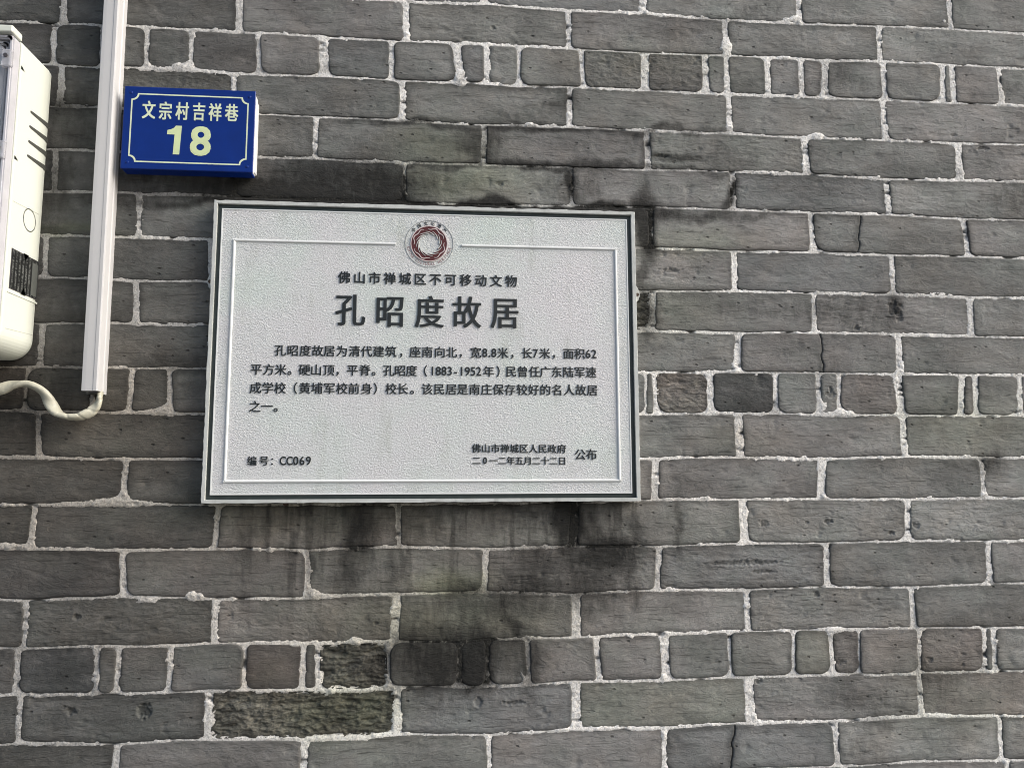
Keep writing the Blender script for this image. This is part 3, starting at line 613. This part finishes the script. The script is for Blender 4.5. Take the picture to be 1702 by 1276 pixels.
# ---- the rest of the wall, outside the photograph: plain bricks and the core behind
bm = bmesh.new()
zz = 0.02; kk = 0
while zz < 3.3:
    kk += 1; xx = -2.6 - (kk % 2)*0.135
    while xx < 2.9:
        a, b_ = xx, xx+0.262
        inside = (0.93 < zz+0.06 and zz < 2.385)
        if inside and b_ > -0.955 and a < 1.245:
            if a < -0.955: b_ = min(b_, -0.962)
            elif b_ > 1.245: a = max(a, 1.252)
            else: a = b_
        if b_-a > 0.02:
            j = rnd.uniform(-0.001, 0.001); box(bm, a, b_, j, 0.03, zz, zz+0.0605)
        xx += 0.270
    zz += 0.0675
ob = link('brick', frombm('outer_bricks', bm), M['brick'], wall)
ob.color = (0.15, 0.145, 0.138, 1); ob['kind'] = 'stuff'; ob.name = 'outer_brick'
bm = bmesh.new(); box(bm, -2.75, 3.05, 0.011, 0.30, -0.02, 3.32)
link('wall_core', frombm('wall_core', bm), M['core'], wall)

# ------------------------------------------------------------------ raised glyphs
_gl = {}
def glyph(ch, off=0.0, ext=0.02):
    key = (ch, off, ext)
    if key not in _gl:
        c = bpy.data.curves.new('g', 'FONT'); c.body = ch; c.size = 1.0; c.extrude = ext; c.offset = off; c.resolution_u = 3
        o = bpy.data.objects.new('g', c); COL.objects.link(o)
        dg = bpy.context.evaluated_depsgraph_get()
        m = bpy.data.meshes.new_from_object(o.evaluated_get(dg))
        v = np.array([p.co for p in m.vertices]); f = [tuple(p.vertices) for p in m.polygons]
        bpy.data.objects.remove(o); bpy.data.curves.remove(c); bpy.data.meshes.remove(m)
        _gl[key] = (v, f)
    return _gl[key]
def latin(ch): return ord(ch) < 128
def glyph_mesh(ch, x, z, y, size, wide=1.0, thick=0.0012, fx=0.0, fz=0.0, rot=0.0):
    """ch centred on (x, z) of the wall, standing on the plane y, proud by thick; fx and fz embolden the strokes; metres"""
    V, Fc = [], []
    sh = [(0, 0)]
    if fx and fz: sh = [(-fx, -fz), (fx, -fz), (-fx, fz), (fx, fz), (0, 0)]
    elif fx: sh = [(-fx, 0), (fx, 0)]
    for L, (sx, sz) in enumerate(sh):
        v, f = glyph(ch, 0.0, 0.5)
        if latin(ch): cx, cy = (v[:, 0].min()+v[:, 0].max())/2, 0.345
        else: cx, cy = 0.5, 0.375
        a = (v[:, 0]-cx)*size*wide + sx; b_ = (v[:, 1]-cy)*size + sz
        d = (v[:, 2]+0.5)*(thick + 0.00003*L)
        X = x + a*math.cos(rot) - b_*math.sin(rot); Z = z + a*math.sin(rot) + b_*math.cos(rot)
        n0 = len(V); V += list(zip(X, y-d, Z)); Fc += [tuple(n0+i for i in q) for q in f]
    return pydata('character', V, Fc)

# ------------------------------------------------------------------ the heritage plaque
PX0, PX1, PZ0, PZ1 = -0.3500, 0.3020, 1.4600, 1.9165
plq = empty('heritage_plaque', ((PX0+PX1)/2, 0, PZ0), 'large pale grey cast plaque with a dark green border and black raised Chinese characters', 'plaque')
def rect(x0, x1, z0, z1): return [(x0, z0), (x1, z0), (x1, z1), (x0, z1)]
bm = bmesh.new(); box(bm, PX0+0.001, PX1-0.001, -0.0135, 0.004, PZ0+0.001, PZ1-0.001)
link('back_plate', frombm('back_plate', bm), M['frame'], plq)
# rim with an uneven top edge where plaster crumbs sit
def wavy(x0, x1, z0, z1, n=80):
    pts = []
    for i in range(n+1): pts.append((x0+(x1-x0)*i/n, z0))
    for i in range(1, n+1): pts.append((x1, z0+(z1-z0)*i/n))
    for i in range(1, n+1): pts.append((x1-(x1-x0)*i/n, z1))
    for i in range(1, n): pts.append((x0, z1-(z1-z0)*i/n))
    return pts
out = wavy(PX0, PX1, PZ0, PZ1); inn = wavy(PX0+0.0050, PX1-0.0060, PZ0+0.0052, PZ1-0.0048)
def nz(x, s): return float(fbm(np.array([x*1000/9.0]), np.array([s*1.0]), 3, 3)[0])
out = [(x + (0.0003*nz(z, 2) if x in (PX0, PX1) else 0), z + (0.0007*nz(x, 1)+0.0004 if z == PZ1 else (0.0003*nz(x, 4) if z == PZ0 else 0))) for x, z in out]
bm = bmesh.new(); ringplate(bm, out, inn, -0.0225, -0.0130)
bmesh.ops.bevel(bm, geom=[e for e in bm.edges if all(v.co.y < -0.022 for v in e.verts) and len(e.link_faces) == 2 and any(abs(f.normal.y) < .5 for f in e.link_faces)], offset=0.0007, segments=1, affect='EDGES')
link('rim', frombm('rim', bm), M['frame'], plq)
bm = bmesh.new(); ringplate(bm, rect(PX0+0.0049, PX1-0.0059, PZ0+0.0051, PZ1-0.0047), rect(PX0+0.0118, PX1-0.0128, PZ0+0.0122, PZ1-0.0118), -0.0172, -0.0128)
link('border_groove', frombm('border_groove', bm), M['groove'], plq)
YP = -0.0200    # panel face
a0, a1, c0, c1 = PX0+0.0112, PX1-0.0122, PZ0+0.0116, PZ1-0.0114
def framed(o, w_): return (o[0]+w_, o[1]-w_, o[2]+w_, o[3]-w_)
bm = bmesh.new(); box(bm, a0, a1, YP, -0.0132, c0, c1, 0.0012, 2)
link('panel', frombm('panel', bm), M['panel'], plq)
# bright worn arris round the panel
bm = bmesh.new(); ringplate(bm, rect(a0+0.0004, a1-0.0004, c0+0.0004, c1-0.0004), rect(a0+0.0021, a1-0.0021, c0+0.0021, c1-0.0021), YP-0.0006, YP+0.001)
link('panel_edge', frombm('panel_edge', bm), M['arris'], plq)
# raised moulding line, open at the emblem
def bar(bm, p, q, wd=0.0042, ht=0.0024):
    """half-round bead from p to q on the panel"""
    p = Vector((p[0], 0, p[1])); q = Vector((q[0], 0, q[1])); d = (q-p).normalized(); n = Vector((-d.z, 0, d.x))
    prof = [(-1, 0.0), (-0.8, 0.62), (-0.35, 0.95), (0.35, 0.95), (0.8, 0.62), (1, 0.0)]
    rings = []
    for e in (p, q):
        rings.append([bm.verts.new(e + n*(a*wd/2) + Vector((0, YP + 0.0002 - b_*ht, 0))) for a, b_ in prof])
    for i in range(len(prof)-1):
        bm.faces.new((rings[0][i], rings[1][i], rings[1][i+1], rings[0][i+1]))
    bm.faces.new(rings[0]); bm.faces.new(rings[1][::-1])
lx0, lx1, lz0, lz1 = -0.3182, 0.2700, 1.4915, 1.8552
for p, q in (((lx0-0.0021, lz1), (-0.0755, lz1)), ((0.0262, lz1), (lx1+0.0021, lz1)), ((lx0, lz1), (lx0, lz0)), ((lx1, lz0), (lx1, lz1)), ((lx0-0.0021, lz0), (lx1+0.0021, lz0))):
    bm = bmesh.new(); bar(bm, p, q)
    link('moulding', frombm('moulding', bm), M['arris'], plq, smooth=False)
# characters
for kind, size, seq in INSCRIPTION:
    for ch, x, z in seq:
        x /= 1e3; z /= 1e3
        if kind == 'title': me = glyph_mesh(ch, x, z, YP+0.0002, 0.0530, 0.87, 0.0016, 0.00095, 0.0)
        elif latin(ch): me = glyph_mesh(ch, x, z, YP+0.0002, size*0.00097, 0.78 if ch == 'C' else 0.92, 0.0012, 0.00022, 0.0001)
        elif kind == 'heading': me = glyph_mesh(ch, x, z, YP+0.0002, 0.0195, 1.0, 0.0014, 0.0003, 0.0001)
        else: me = glyph_mesh(ch, x, z, YP+0.0002, size*0.00092, 1.0, 0.0012, 0.00024, 0.0)
        link('character', me, M['ink'], plq)

# emblem: swirling sun ring with four birds, ringed by small lettering
EX, EZ = -0.0240, 1.8568; PXM = 0.000914
def E(rpx, a): return (EX + rpx*PXM*math.cos(a), EZ + rpx*PXM*math.sin(a))
emb = pydata('emblem', [], [])
bm = bmesh.new(); ringplate(bm, circle(EX, EZ, 30.2*PXM, 72), circle(EX, EZ, 18.0*PXM, 72), YP-0.0012, YP+0.0004)
emblem = link('emblem', frombm('emblem', bm), M['red'], plq); 
bm = bmesh.new(); ringplate(bm, circle(EX, EZ, 31.4*PXM, 72), circle(EX, EZ, 30.0*PXM, 72), YP-0.0015, YP+0.0004)
link('emblem_edge', frombm('emblem_edge', bm), M['pink'], emblem)
bm = bmesh.new(); ringplate(bm, circle(EX, EZ, 41.0*PXM, 72), circle(EX, EZ, 40.2*PXM, 72), YP-0.0005, YP+0.0004)
link('outer_circle', frombm('outer_circle', bm), M['thin'], emblem)
for i in range(12):   # curved sun rays reaching from the open centre into the red ring
    a = 2*math.pi*i/12; bm = bmesh.new(); n = 9; L1, L2 = [], []
    for j in range(n+1):
        t = j/n; rr = 16.9 + 5.2*t; ang = a + 0.80*t
        wd = 1.25*(1-t)**0.8 + 0.12
        L1.append(E(rr+wd*0.55, ang-0.02)); L2.append(E(rr-wd*0.55, ang+0.03))
    prism(bm, L1 + L2[::-1], YP-0.0017, YP+0.0003)
    link('sun_ray', frombm('sun_ray', bm), M['frame'], emblem)
for i in range(4):    # birds as wavy raised lines
    a = math.pi/2*i + 0.35; n = 18; L1, L2 = [], []
    for j in range(n+1):
        t = j/n; ang = a + 1.30*t; rr = 25.6 + 1.3*math.sin(t*math.pi*4) + 1.2*math.sin(t*math.pi)
        wd = 0.35 + 0.45*math.sin(t*math.pi)
        L1.append(E(rr+wd, ang)); L2.append(E(rr-wd, ang))
    bm = bmesh.new(); prism(bm, L1 + L2[::-1], YP-0.0017, YP-0.0009)
    link('bird_line', frombm('bird_line', bm), M['pink'], emblem)
for i, ch in enumerate('中国文化遗产'):
    a = math.radians(138 - i*19.0); x, z = E(35.6, a)
    link('character', glyph_mesh(ch, x, z, YP+0.0002, 0.0066, 1.0, 0.0007, rot=a-math.pi/2), M['ink'], emblem)
tx = 'CHINA CULTURAL HERITAGE'
for i, ch in enumerate(tx):
    if ch == ' ': continue
    a = math.radians(192 + i*(156/(len(tx)-1))); x, z = E(35.4, a)
    link('character', glyph_mesh(ch, x, z, YP+0.0002, 0.0064, 0.85, 0.0005, rot=a+math.pi/2), M['haze'], emblem)

# plaster crumbs along the top of the rim
for i in range(16):
    x = PX0 + 0.02 + rnd.random()*(PX1-PX0-0.03)
    bm = bmesh.new(); r = rnd.uniform(0.0012, 0.0028)
    bmesh.ops.create_icosphere(bm, subdivisions=2, radius=1.0)
    for v in bm.verts:
        s = 1 + 0.35*float(vnoise(np.array([v.co.x*2+i*7]), np.array([v.co.z*2+v.co.y]), i)[0])
        v.co = Vector((x + v.co.x*r*1.9*s, -0.017 + v.co.y*r*1.3*s, PZ1 + 0.0003 + v.co.z*r*0.75*s))
    link('plaster_crumb', frombm('plaster_crumb', bm), M['mortar'], plq, smooth=True)

# fixing lugs: cast eyes at mid height with a dark bolt hole
def lug(x, z, sgn):
    bm = bmesh.new()
    pts = [(x, z+0.016), (x+sgn*0.004, z+0.011), (x+sgn*0.0075, z+0.003), (x+sgn*0.0078, z-0.004), (x+sgn*0.004, z-0.010), (x, z-0.020)]
    if sgn > 0: pts = pts[::-1]
    prism(bm, pts, -0.0150, -0.002)
    bmesh.ops.bevel(bm, geom=[e for e in bm.edges if all(v.co.y < -0.014 for v in e.verts)], offset=0.0012, segments=2, affect='EDGES')
    l = link('fixing_lug', frombm('fixing_lug', bm), M['frame'], plq)
    bm = bmesh.new(); prism(bm, circle(x+sgn*0.0035, z-0.0015, 0.0027, 16), -0.0162, -0.0140)
    link('bolt', frombm('bolt', bm), M['rust'], l)
lug(PX0+0.0003, 1.793, -1); lug(PX1-0.0003, 1.785, 1)
# rusty nail under the bottom rim
bm = bmesh.new(); bmesh.ops.create_cone(bm, cap_ends=True, segments=14, radius1=0.0042, radius2=0.0030, depth=0.006, matrix=Matrix.Translation((-0.2335, -0.004, PZ0-0.0012)) @ Matrix.Rotation(math.pi/2, 4, 'X'))
bmesh.ops.create_cone(bm, cap_ends=True, segments=12, radius1=0.0017, radius2=0.0017, depth=0.02, matrix=Matrix.Translation((-0.2335, 0.004, PZ0-0.0012)) @ Matrix.Rotation(math.pi/2, 4, 'X'))
tag(link('nail', frombm('nail', bm), M['rust']), 'rusty nail head just under the bottom edge of the plaque', 'nail')

# ------------------------------------------------------------------ the blue house number sign
SX0, SX1, SZ0, SZ1 = -0.4880, -0.2930, 1.9596, 2.0905
sign = empty('house_number_sign', ((SX0+SX1)/2, 0, SZ0), 'blue rectangular house number sign with cream characters and the number 18', 'sign')
bm = bmesh.new(); box(bm, SX0+0.003, SX1-0.0028, -0.0262, -0.0015, SZ0+0.0035, SZ1-0.001, 0.0008, 1)
link('backing_box', frombm('backing_box', bm), M['alu'], sign)
bm = bmesh.new(); box(bm, SX0+0.01, SX1-0.0012, -0.012, 0.0015, SZ0+0.006, SZ1-0.009, 0.001, 1)
link('mounting_tray', frombm('mounting_tray', bm), M['alu'], sign)
bm = bmesh.new(); box(bm, SX0, SX1, -0.0285, -0.0258, SZ0, SZ1, 0.0011, 3)
plate = link('number_plate', frombm('number_plate', bm), M['blue'], sign, smooth=False)
bm = bmesh.new(); box(bm, SX0+0.0004, SX1-0.0029, -0.0257, -0.0040, SZ0+0.0004, SZ0+0.0034, 0.0006, 1)
link('bottom_lip', frombm('bottom_lip', bm), M['blue'], sign)
# printed border with notched corners
def notched(x0, x1, z0, z1, r, n=6):
    pts = []
    for cx, cz, s in ((x0, z0, 0), (x1, z0, 1), (x1, z1, 2), (x0, z1, 3)):
        c = []
        for j in range(n+1):
            a = math.pi/2*j/n
            c.append((math.cos(a), math.sin(a)))
        if s == 0: c = [(cx + r*p, cz + r*q) for p, q in c][::-1]
        if s == 1: c = [(cx - r*p, cz + r*q) for p, q in c]
        if s == 2: c = [(cx - r*p, cz - r*q) for p, q in c][::-1]
        if s == 3: c = [(cx + r*p, cz - r*q) for p, q in c]
        pts += c
    return pts
bx0, bx1, bz0, bz1 = -0.4772, -0.3030, 1.9702, 2.0795
# the inner outline follows the outer one at a constant line width
o_ = notched(bx0, bx1, bz0, bz1, 0.0092); i_ = notched(bx0+0.0020, bx1-0.0020, bz0+0.0020, bz1-0.0020, 0.0092)
bm = bmesh.new(); ringplate(bm, o_, i_, -0.02868, -0.0284)
link('printed_border', frombm('printed_border', bm), M['cream'], sign)
for ch, x, z in SIGN_CHARS:
    x /= 1e3; z /= 1e3
    if ch == '1':
        q = 0.000909/6.3; bm = bmesh.new()
        prism(bm, [(x+(a-688)*q, z-(c-647)*q) for a, c in ((612, 588), (615, 541), (650, 532), (680, 515), (700, 490), (760, 490), (746, 806), (681, 806), (690, 588))], -0.0287, -0.0284)
        me = frombm('character', bm)
    elif ch == '8': me = glyph_mesh(ch, x, z, -0.0284, 0.0640, 1.0, 0.00030, 0.0014, 0.0012)
    else: me = glyph_mesh(ch, x, z, -0.0284, 0.0300, 0.66, 0.00030, 0.00055, 0.0004)
    link('character', me, M['lime'] if latin(ch) else M['cream'], sign)
for x, z in ((SX0+0.010, SZ0+0.010), (SX1-0.009, SZ0+0.009), (SX0+0.010, SZ1-0.010), (SX1-0.009, SZ1-0.010)):
    bm = bmesh.new(); bmesh.ops.create_uvsphere(bm, u_segments=14, v_segments=7, radius=1.0, matrix=Matrix.Translation((x, -0.0284, z)) @ Matrix.Diagonal((0.0024, 0.0010, 0.0024, 1)))
    link('rivet', frombm('rivet', bm), M['blue'], sign, smooth=True)

# ------------------------------------------------------------------ white cable duct
duct = empty('cable_duct', (-0.5110, 0, 1.6225), 'white plastic cable duct running up the wall beside the blue sign', 'cable duct')
DX0, DX1, DZ0, DZ1 = -0.5222, -0.4990, 1.6225, 3.1
lean = -0.0032/0.62
def dux(bm):
    for v in bm.verts: v.co.x += lean*(v.co.z-DZ0)
    return bm
bm = bmesh.new()   # base channel
prism(bm, [(DX0+0.001, 0), (DX1-0.001, 0), (DX1-0.001, 1), (DX0+0.001, 1)], -0.0165, 0.0005)
for v in bm.verts: v.co.z = DZ0-0.0028 if v.co.z < 0.5 else DZ1
dux(bm); link('channel', frombm('channel', bm), M['pvc'], duct)
bm = bmesh.new()   # snap-on lid with rounded arris and a small lip on the side
prof = [(DX0, -0.0145), (DX0, -0.0312), (DX0+0.0010, -0.0328), (DX0+0.006, -0.0330), (DX1-0.0070, -0.0326), (DX1-0.0060, -0.0332), (DX1-0.0018, -0.0332), (DX1-0.0003, -0.0322), (DX1, -0.0305), (DX1, -0.0165), (DX1+0.0010, -0.0155), (DX1+0.0010, -0.0128), (DX1-0.0016, -0.0128), (DX1-0.0016, -0.0150)]
A_ = [bm.verts.new((x, y, DZ0)) for x, y in prof]; B_ = [bm.verts.new((x, y, DZ1)) for x, y in prof]
for i in range(len(prof)):
    j = (i+1) % len(prof); bm.faces.new((A_[i], A_[j], B_[j], B_[i]))
bm.faces.new(A_); bm.faces.new(B_[::-1]); dux(bm)
link('lid', frombm('lid', bm), M['pvc'], duct)
bm = bmesh.new()   # dark mouth of the duct
box(bm, DX0+0.003, DX1-0.004, -0.0250, -0.0030, DZ0-0.00295, DZ0-0.0029+0.0005)
link('duct_mouth', frombm('duct_mouth', bm), M['slot'], duct)

# ------------------------------------------------------------------ wrapped cable sagging from the duct to the box
pts = [(-0.5050, 1.665, .014), (-0.5035, 1.640, .014), (-0.5025, 1.622, .0145), (-0.5040, 1.6065, .016), (-0.5110, 1.5945, .018), (-0.5225, 1.5872, .020), (-0.5350, 1.5848, .021), (-0.5490, 1.5868, .022), (-0.5590, 1.5925, .022), (-0.5675, 1.6040, .022), (-0.5770, 1.6190, .023), (-0.5890, 1.6285, .024), (-0.6030, 1.6325, .025), (-0.6200, 1.6300, .026), (-0.6400, 1.6225, .028), (-0.6650, 1.6180, .031), (-0.6900, 1.6250, .035), (-0.7000, 1.6450, .040), (-0.7020, 1.675, .042)]
P = [Vector((x, -y, z)) for x, z, y in pts]
def cr(p0, p1, p2, p3, t):
    return 0.5*((2*p1)+(p2-p0)*t+(2*p0-5*p1+4*p2-p3)*t*t+(3*p1-p0-3*p2+p3)*t**3)
path = []
for i in range(len(P)-1):
    a = P[max(i-1, 0)]; d = P[min(i+2, len(P)-1)]
    for j in range(10): path.append(cr(a, P[i], P[i+1], d, j/10))
path.append(P[-1])
bm = bmesh.new(); rings = []; nS = 20; s_len = 0
for i, c in enumerate(path):
    if i: s_len += (path[i]-path[i-1]).length
    tg = (path[min(i+1, len(path)-1)]-path[max(i-1, 0)]).normalized()
    side = tg.cross(Vector((0, 1, 0))).normalized(); nor = side.cross(tg).normalized()
    tw = s_len/0.040*math.pi*0.55 + 0.3*math.sin(s_len*90)
    wdt = 0.0078 if s_len > 0.12 else 0.0070
    if s_len < 0.05: wdt = 0.0062
    ring = []
    for q in range(nS):
        a = 2*math.pi*q/nS; ca, sa = math.cos(a), math.sin(a)
        # flattened, slightly creased section that twists along the cable
        ex = math.copysign(abs(ca)**0.8, ca)*wdt*1.08; ey = math.copysign(abs(sa)**0.75, sa)*wdt*0.62
        ex, ey = ex*math.cos(tw)-ey*math.sin(tw), ex*math.sin(tw)+ey*math.cos(tw)
        cre = 1 + 0.035*float(fbm(np.array([s_len*1000/6.0]), np.array([a*1.3]), 3, 3)[0]) - (0.20 if s_len < 0.11 else 0.0)*max(0, math.sin(s_len*430+a*1.0))**10
        ring.append(bm.verts.new(c + side*ex*cre + nor*ey*cre))
    rings.append(ring)
for i in range(len(rings)-1):
    for q in range(nS):
        bm.faces.new((rings[i][q], rings[i][(q+1) % nS], rings[i+1][(q+1) % nS], rings[i+1][q]))
bm.faces.new(rings[0][::-1]); bm.faces.new(rings[-1])
tag(link('cable', frombm('cable', bm), M['wrap'], smooth=True), 'twisted yellowish white cable sagging from the duct end to under the cream box', 'cable')

# ------------------------------------------------------------------ electricity meter box (its left part lies outside the photograph)
mx = -0.6060                       # right side
MX0 = mx - 0.34; MZ0, MZ1 = 1.668, 2.1195; MF = -0.0900
meter = empty('meter_box', ((MX0+mx)/2, 0, MZ0), 'cream plastic electricity meter box with clear cover and black label at the left edge', 'meter box')
def rrect(x0, x1, z0, z1, rb, rt, n=8):
    p = []
    for cx, cz, r, s in ((x0+rb, z0+rb, rb, math.pi), (x1-rb, z0+rb, rb, 1.5*math.pi), (x1-rt, z1-rt, rt, 0), (x0+rt, z1-rt, rt, 0.5*math.pi)):
        for j in range(n+1):
            a = s + math.pi/2*j/n; p.append((cx+r*math.cos(a), cz+r*math.sin(a)))
    return p
# body with real vent slots: stack of prisms along depth; slots run from 56 mm in front back to the wall
slots = [2.0300, 2.0075, 1.9850, 1.9630]
bm = bmesh.new(); prism(bm, rrect(MX0, mx-0.0035, MZ0+0.002, MZ1-0.002, 0.026, 0.004), MF+0.002, -0.0005)
inner = link('inner_shell', frombm('inner_shell', bm), M['slot'], meter)
bm = bmesh.new(); o2 = rrect(MX0, mx, MZ0, MZ1, 0.030, 0.006, 10)
secs = [(MF, 0.0015), (MF+0.0015, 0.0), (-0.058, 0.0), (-0.014, 0.0), (-0.006, 0.0010), (-0.0015, 0.0042)]
def inset(p, d, cx, cz):
    return [(x + (d if x < cx else -d), z + (d if z < cz else -d)) for x, z in p]
# outline with extra vertices on the right side at the slot edges
right = sorted([z for s in slots for z in (s-0.0016, s+0.0016)])
pts2 = []
for i, p_ in enumerate(o2):
    pts2.append(p_)
    nx_ = o2[(i+1) % len(o2)]
    if abs(p_[0]-mx) < 1e-6 and abs(nx_[0]-mx) < 1e-6 and nx_[1]-p_[1] > 0.2:
        for z in right: pts2.append((mx, z))
R_ = [[bm.verts.new((x, y, z)) for x, z in inset(pts2, d, (MX0+mx)/2, (MZ0+MZ1)/2)] for y, d in secs]
# keep the slot corners level through the depth
npt = len(pts2)
for ri in range(len(secs)-1):
    for i in range(npt):
        j = (i+1) % npt
        z0_, z1_ = pts2[i][1], pts2[j][1]
        isslot = abs(pts2[i][0]-mx) < 1e-6 and abs(pts2[j][0]-mx) < 1e-6 and any(abs((z0_+z1_)/2-s) < 0.0002 for s in slots) and ri >= 2
        if isslot: continue
        bm.faces.new((R_[ri][i], R_[ri+1][i], R_[ri+1][j], R_[ri][j]))
bm.faces.new(R_[0])
body = link('body', frombm('body', bm), M['case'], meter)
for s in slots:   # tapered slot: narrow in front, wider at the wall
    bm = bmesh.new()
    v = [bm.verts.new(c) for c in ((mx+0.0003, -0.0565, s-0.0020), (mx+0.0003, -0.0565, s+0.0020), (mx+0.0003, -0.006, s+0.0056), (mx+0.0003, -0.006, s-0.0024))]
    u = [bm.verts.new(c.co + Vector((-0.003, 0, 0))) for c in v]
    bm.faces.new(v); bm.faces.new(u[::-1])
    for i in range(4): bm.faces.new((v[i], u[i], u[(i+1) % 4], v[(i+1) % 4]))
    link('vent_slot', frombm('vent_slot', bm), M['slot'], body)
# seams, knock-out circle, label on the right side
def seam(y0, z0, y1, z1, wd=0.0009):
    bm = bmesh.new(); d = Vector((0, y1-y0, z1-z0)).normalized(); n = Vector((0, -d.z, d.y))*wd/2
    a = Vector((mx+0.0002, y0, z0)); b_ = Vector((mx+0.0002, y1, z1))
    q = [bm.verts.new(c) for c in (a-n, b_-n, b_+n, a+n)]; w_ = [bm.verts.new(c.co-Vector((0.001, 0, 0))) for c in q]
    bm.faces.new(q); bm.faces.new(w_[::-1])
    for i in range(4): bm.faces.new((q[i], w_[i], w_[(i+1) % 4], q[(i+1) % 4]))
    link('seam', frombm('seam', bm), M['seam'], body)
seam(-0.0850, 1.8845, -0.0145, 1.8890); seam(-0.0800, 1.7035, -0.0080, 1.7070)
bm = bmesh.new(); n = 40
O_ = circle(-0.0395, 1.8717, 0.0170, n); I_ = circle(-0.0395, 1.8717, 0.0157, n)
of = [bm.verts.new((mx+0.0002, y, z)) for y, z in O_]; jf = [bm.verts.new((mx+0.0002, y, z)) for y, z in I_]
for i in range(n): bm.faces.new((of[i], of[(i+1) % n], jf[(i+1) % n], jf[i]))
bmesh.ops.solidify(bm, geom=bm.faces[:], thickness=0.0008)
link('knock_out_ring', frombm('knock_out_ring', bm), M['seam'], body)
for i in range(3):
    a = [0.5, 2.6, 4.7][i]
def sidebox(y0, y1, z0, z1, t0, t1, name, mat, parent):
    bm = bmesh.new(); box(bm, mx+t0, mx+t1, y0, y1, z0, z1)
    return link(name, frombm(name, bm), mat, parent)
label = sidebox(-0.0795, -0.0050, 1.7605, 1.8185, -0.0005, 0.0005, 'rating_label', M['gasket'], meter)
sidebox(-0.0782, -0.0062, 1.7618, 1.8172, 0.0003, 0.0007, 'print_area', M['print'], label)
sidebox(-0.0240, -0.0085, 1.7640, 1.8125, 0.0006, 0.0009, 'grey_field', M['film'], label)
for z in (1.7605, 1.8185):   # white torn corners of tape holding the label
    bm = bmesh.new(); s = 1 if z < 1.79 else -1
    v = [bm.verts.new(c) for c in ((mx+0.0012, -0.050, z-s*0.001), (mx+0.0012, -0.036, z-s*0.001), (mx+0.0012, -0.044, z+s*0.0085))]
    bm.faces.new(v if s > 0 else v[::-1]); bmesh.ops.solidify(bm, geom=bm.faces[:], thickness=0.0004)
    link('tape_corner', frombm('tape_corner', bm), M['pvc'], label)
sidebox(-0.083, -0.004, 1.7545, 1.7570, -0.0005, 0.0009, 'label_ledge', M['case'], body)
# lid flange (cream) and clear cover
bm = bmesh.new(); box(bm, MX0, mx-0.0005, -0.1170, MF-0.0005, MZ1-0.001, MZ1+0.0095, 0.002, 2)
link('top_flange', frombm('top_flange', bm), M['case'], meter)
bm = bmesh.new(); prism(bm, rrect(MX0, mx, MZ0+0.004, MZ1-0.002, 0.026, 0.006), -0.0935, MF-0.0003)
link('rear_lip', frombm('rear_lip', bm), M['case'], meter)
bm = bmesh.new(); prism(bm, rrect(MX0+0.012, mx-0.0135, MZ0+0.020, MZ1-0.012, 0.02, 0.010), -0.0975, -0.0938)
link('gasket', frombm('gasket', bm), M['gasket'], meter)
bm = bmesh.new(); prism(bm, rrect(MX0+0.022, mx-0.0215, MZ0+0.050, MZ1-0.022, 0.008, 0.012), -0.1000, -0.0978)
link('meter_face', frombm('meter_face', bm), M['dial'], meter)
# clear cover: a raised rim tube and a window sheet
def cover_rim(x0, x1, z0, z1, wd, ya, yb, rb, rt):
    bm = bmesh.new(); O = rrect(x0, x1, z0, z1, rb, rt); I = rrect(x0+wd, x1-wd, z0+wd, z1-wd, max(rb-wd, .003), max(rt-wd, .003))
    ringplate(bm, O, I, ya, yb)
    bmesh.ops.bevel(bm, geom=[e for e in bm.edges if all(v.co.y < ya+1e-5 for v in e.verts) and any(abs(f.normal.y) < .5 for f in e.link_faces)], offset=0.0018, segments=2, affect='EDGES')
    return bm
link('cover_rim', frombm('cover_rim', cover_rim(MX0+0.001, mx-0.0010, MZ0+0.006, MZ1-0.0015, 0.0060, -0.1110, -0.0942, 0.026, 0.006)), M['milky'], meter)
link('inner_rim', frombm('inner_rim', cover_rim(MX0+0.0078, mx-0.0076, MZ0+0.014, MZ1-0.009, 0.0060, -0.1070, -0.0942, 0.02, 0.008)), M['clear'], meter)
bm = bmesh.new(); prism(bm, rrect(MX0+0.0140, mx-0.0138, MZ0+0.022, MZ1-0.0155, 0.015, 0.010), -0.1055, -0.1035)
link('window', frombm('window', bm), M['clear'], meter)
for z in (2.082, 1.948):   # screw bosses of the cover
    bm = bmesh.new(); box(bm, mx-0.0150, mx-0.0006, -0.1140, -0.1072, z-0.013, z+0.013, 0.002, 2)
    bs = link('screw_boss', frombm('screw_boss', bm), M['clear'], meter)
    bm = bmesh.new(); bmesh.ops.create_cone(bm, cap_ends=True, segments=16, radius1=0.0028, radius2=0.0028, depth=0.006, matrix=Matrix.Translation((mx-0.0085, -0.1125, z+0.003)) @ Matrix.Rotation(math.pi/2, 4, 'X'))
    link('screw', frombm('screw', bm), M['gasket'], bs)
    bm = bmesh.new()   # moulded notch on the side below the boss
    v = [bm.verts.new(c) for c in ((mx+0.0002, -0.0895, z+0.0020), (mx+0.0002, -0.0895, z-0.0035), (mx+0.0002, -0.0800, z-0.0030))]
    bm.faces.new(v[::-1]); bmesh.ops.solidify(bm, geom=bm.faces[:], thickness=0.0006)
    link('notch', frombm('notch', bm), M['seam'], body)
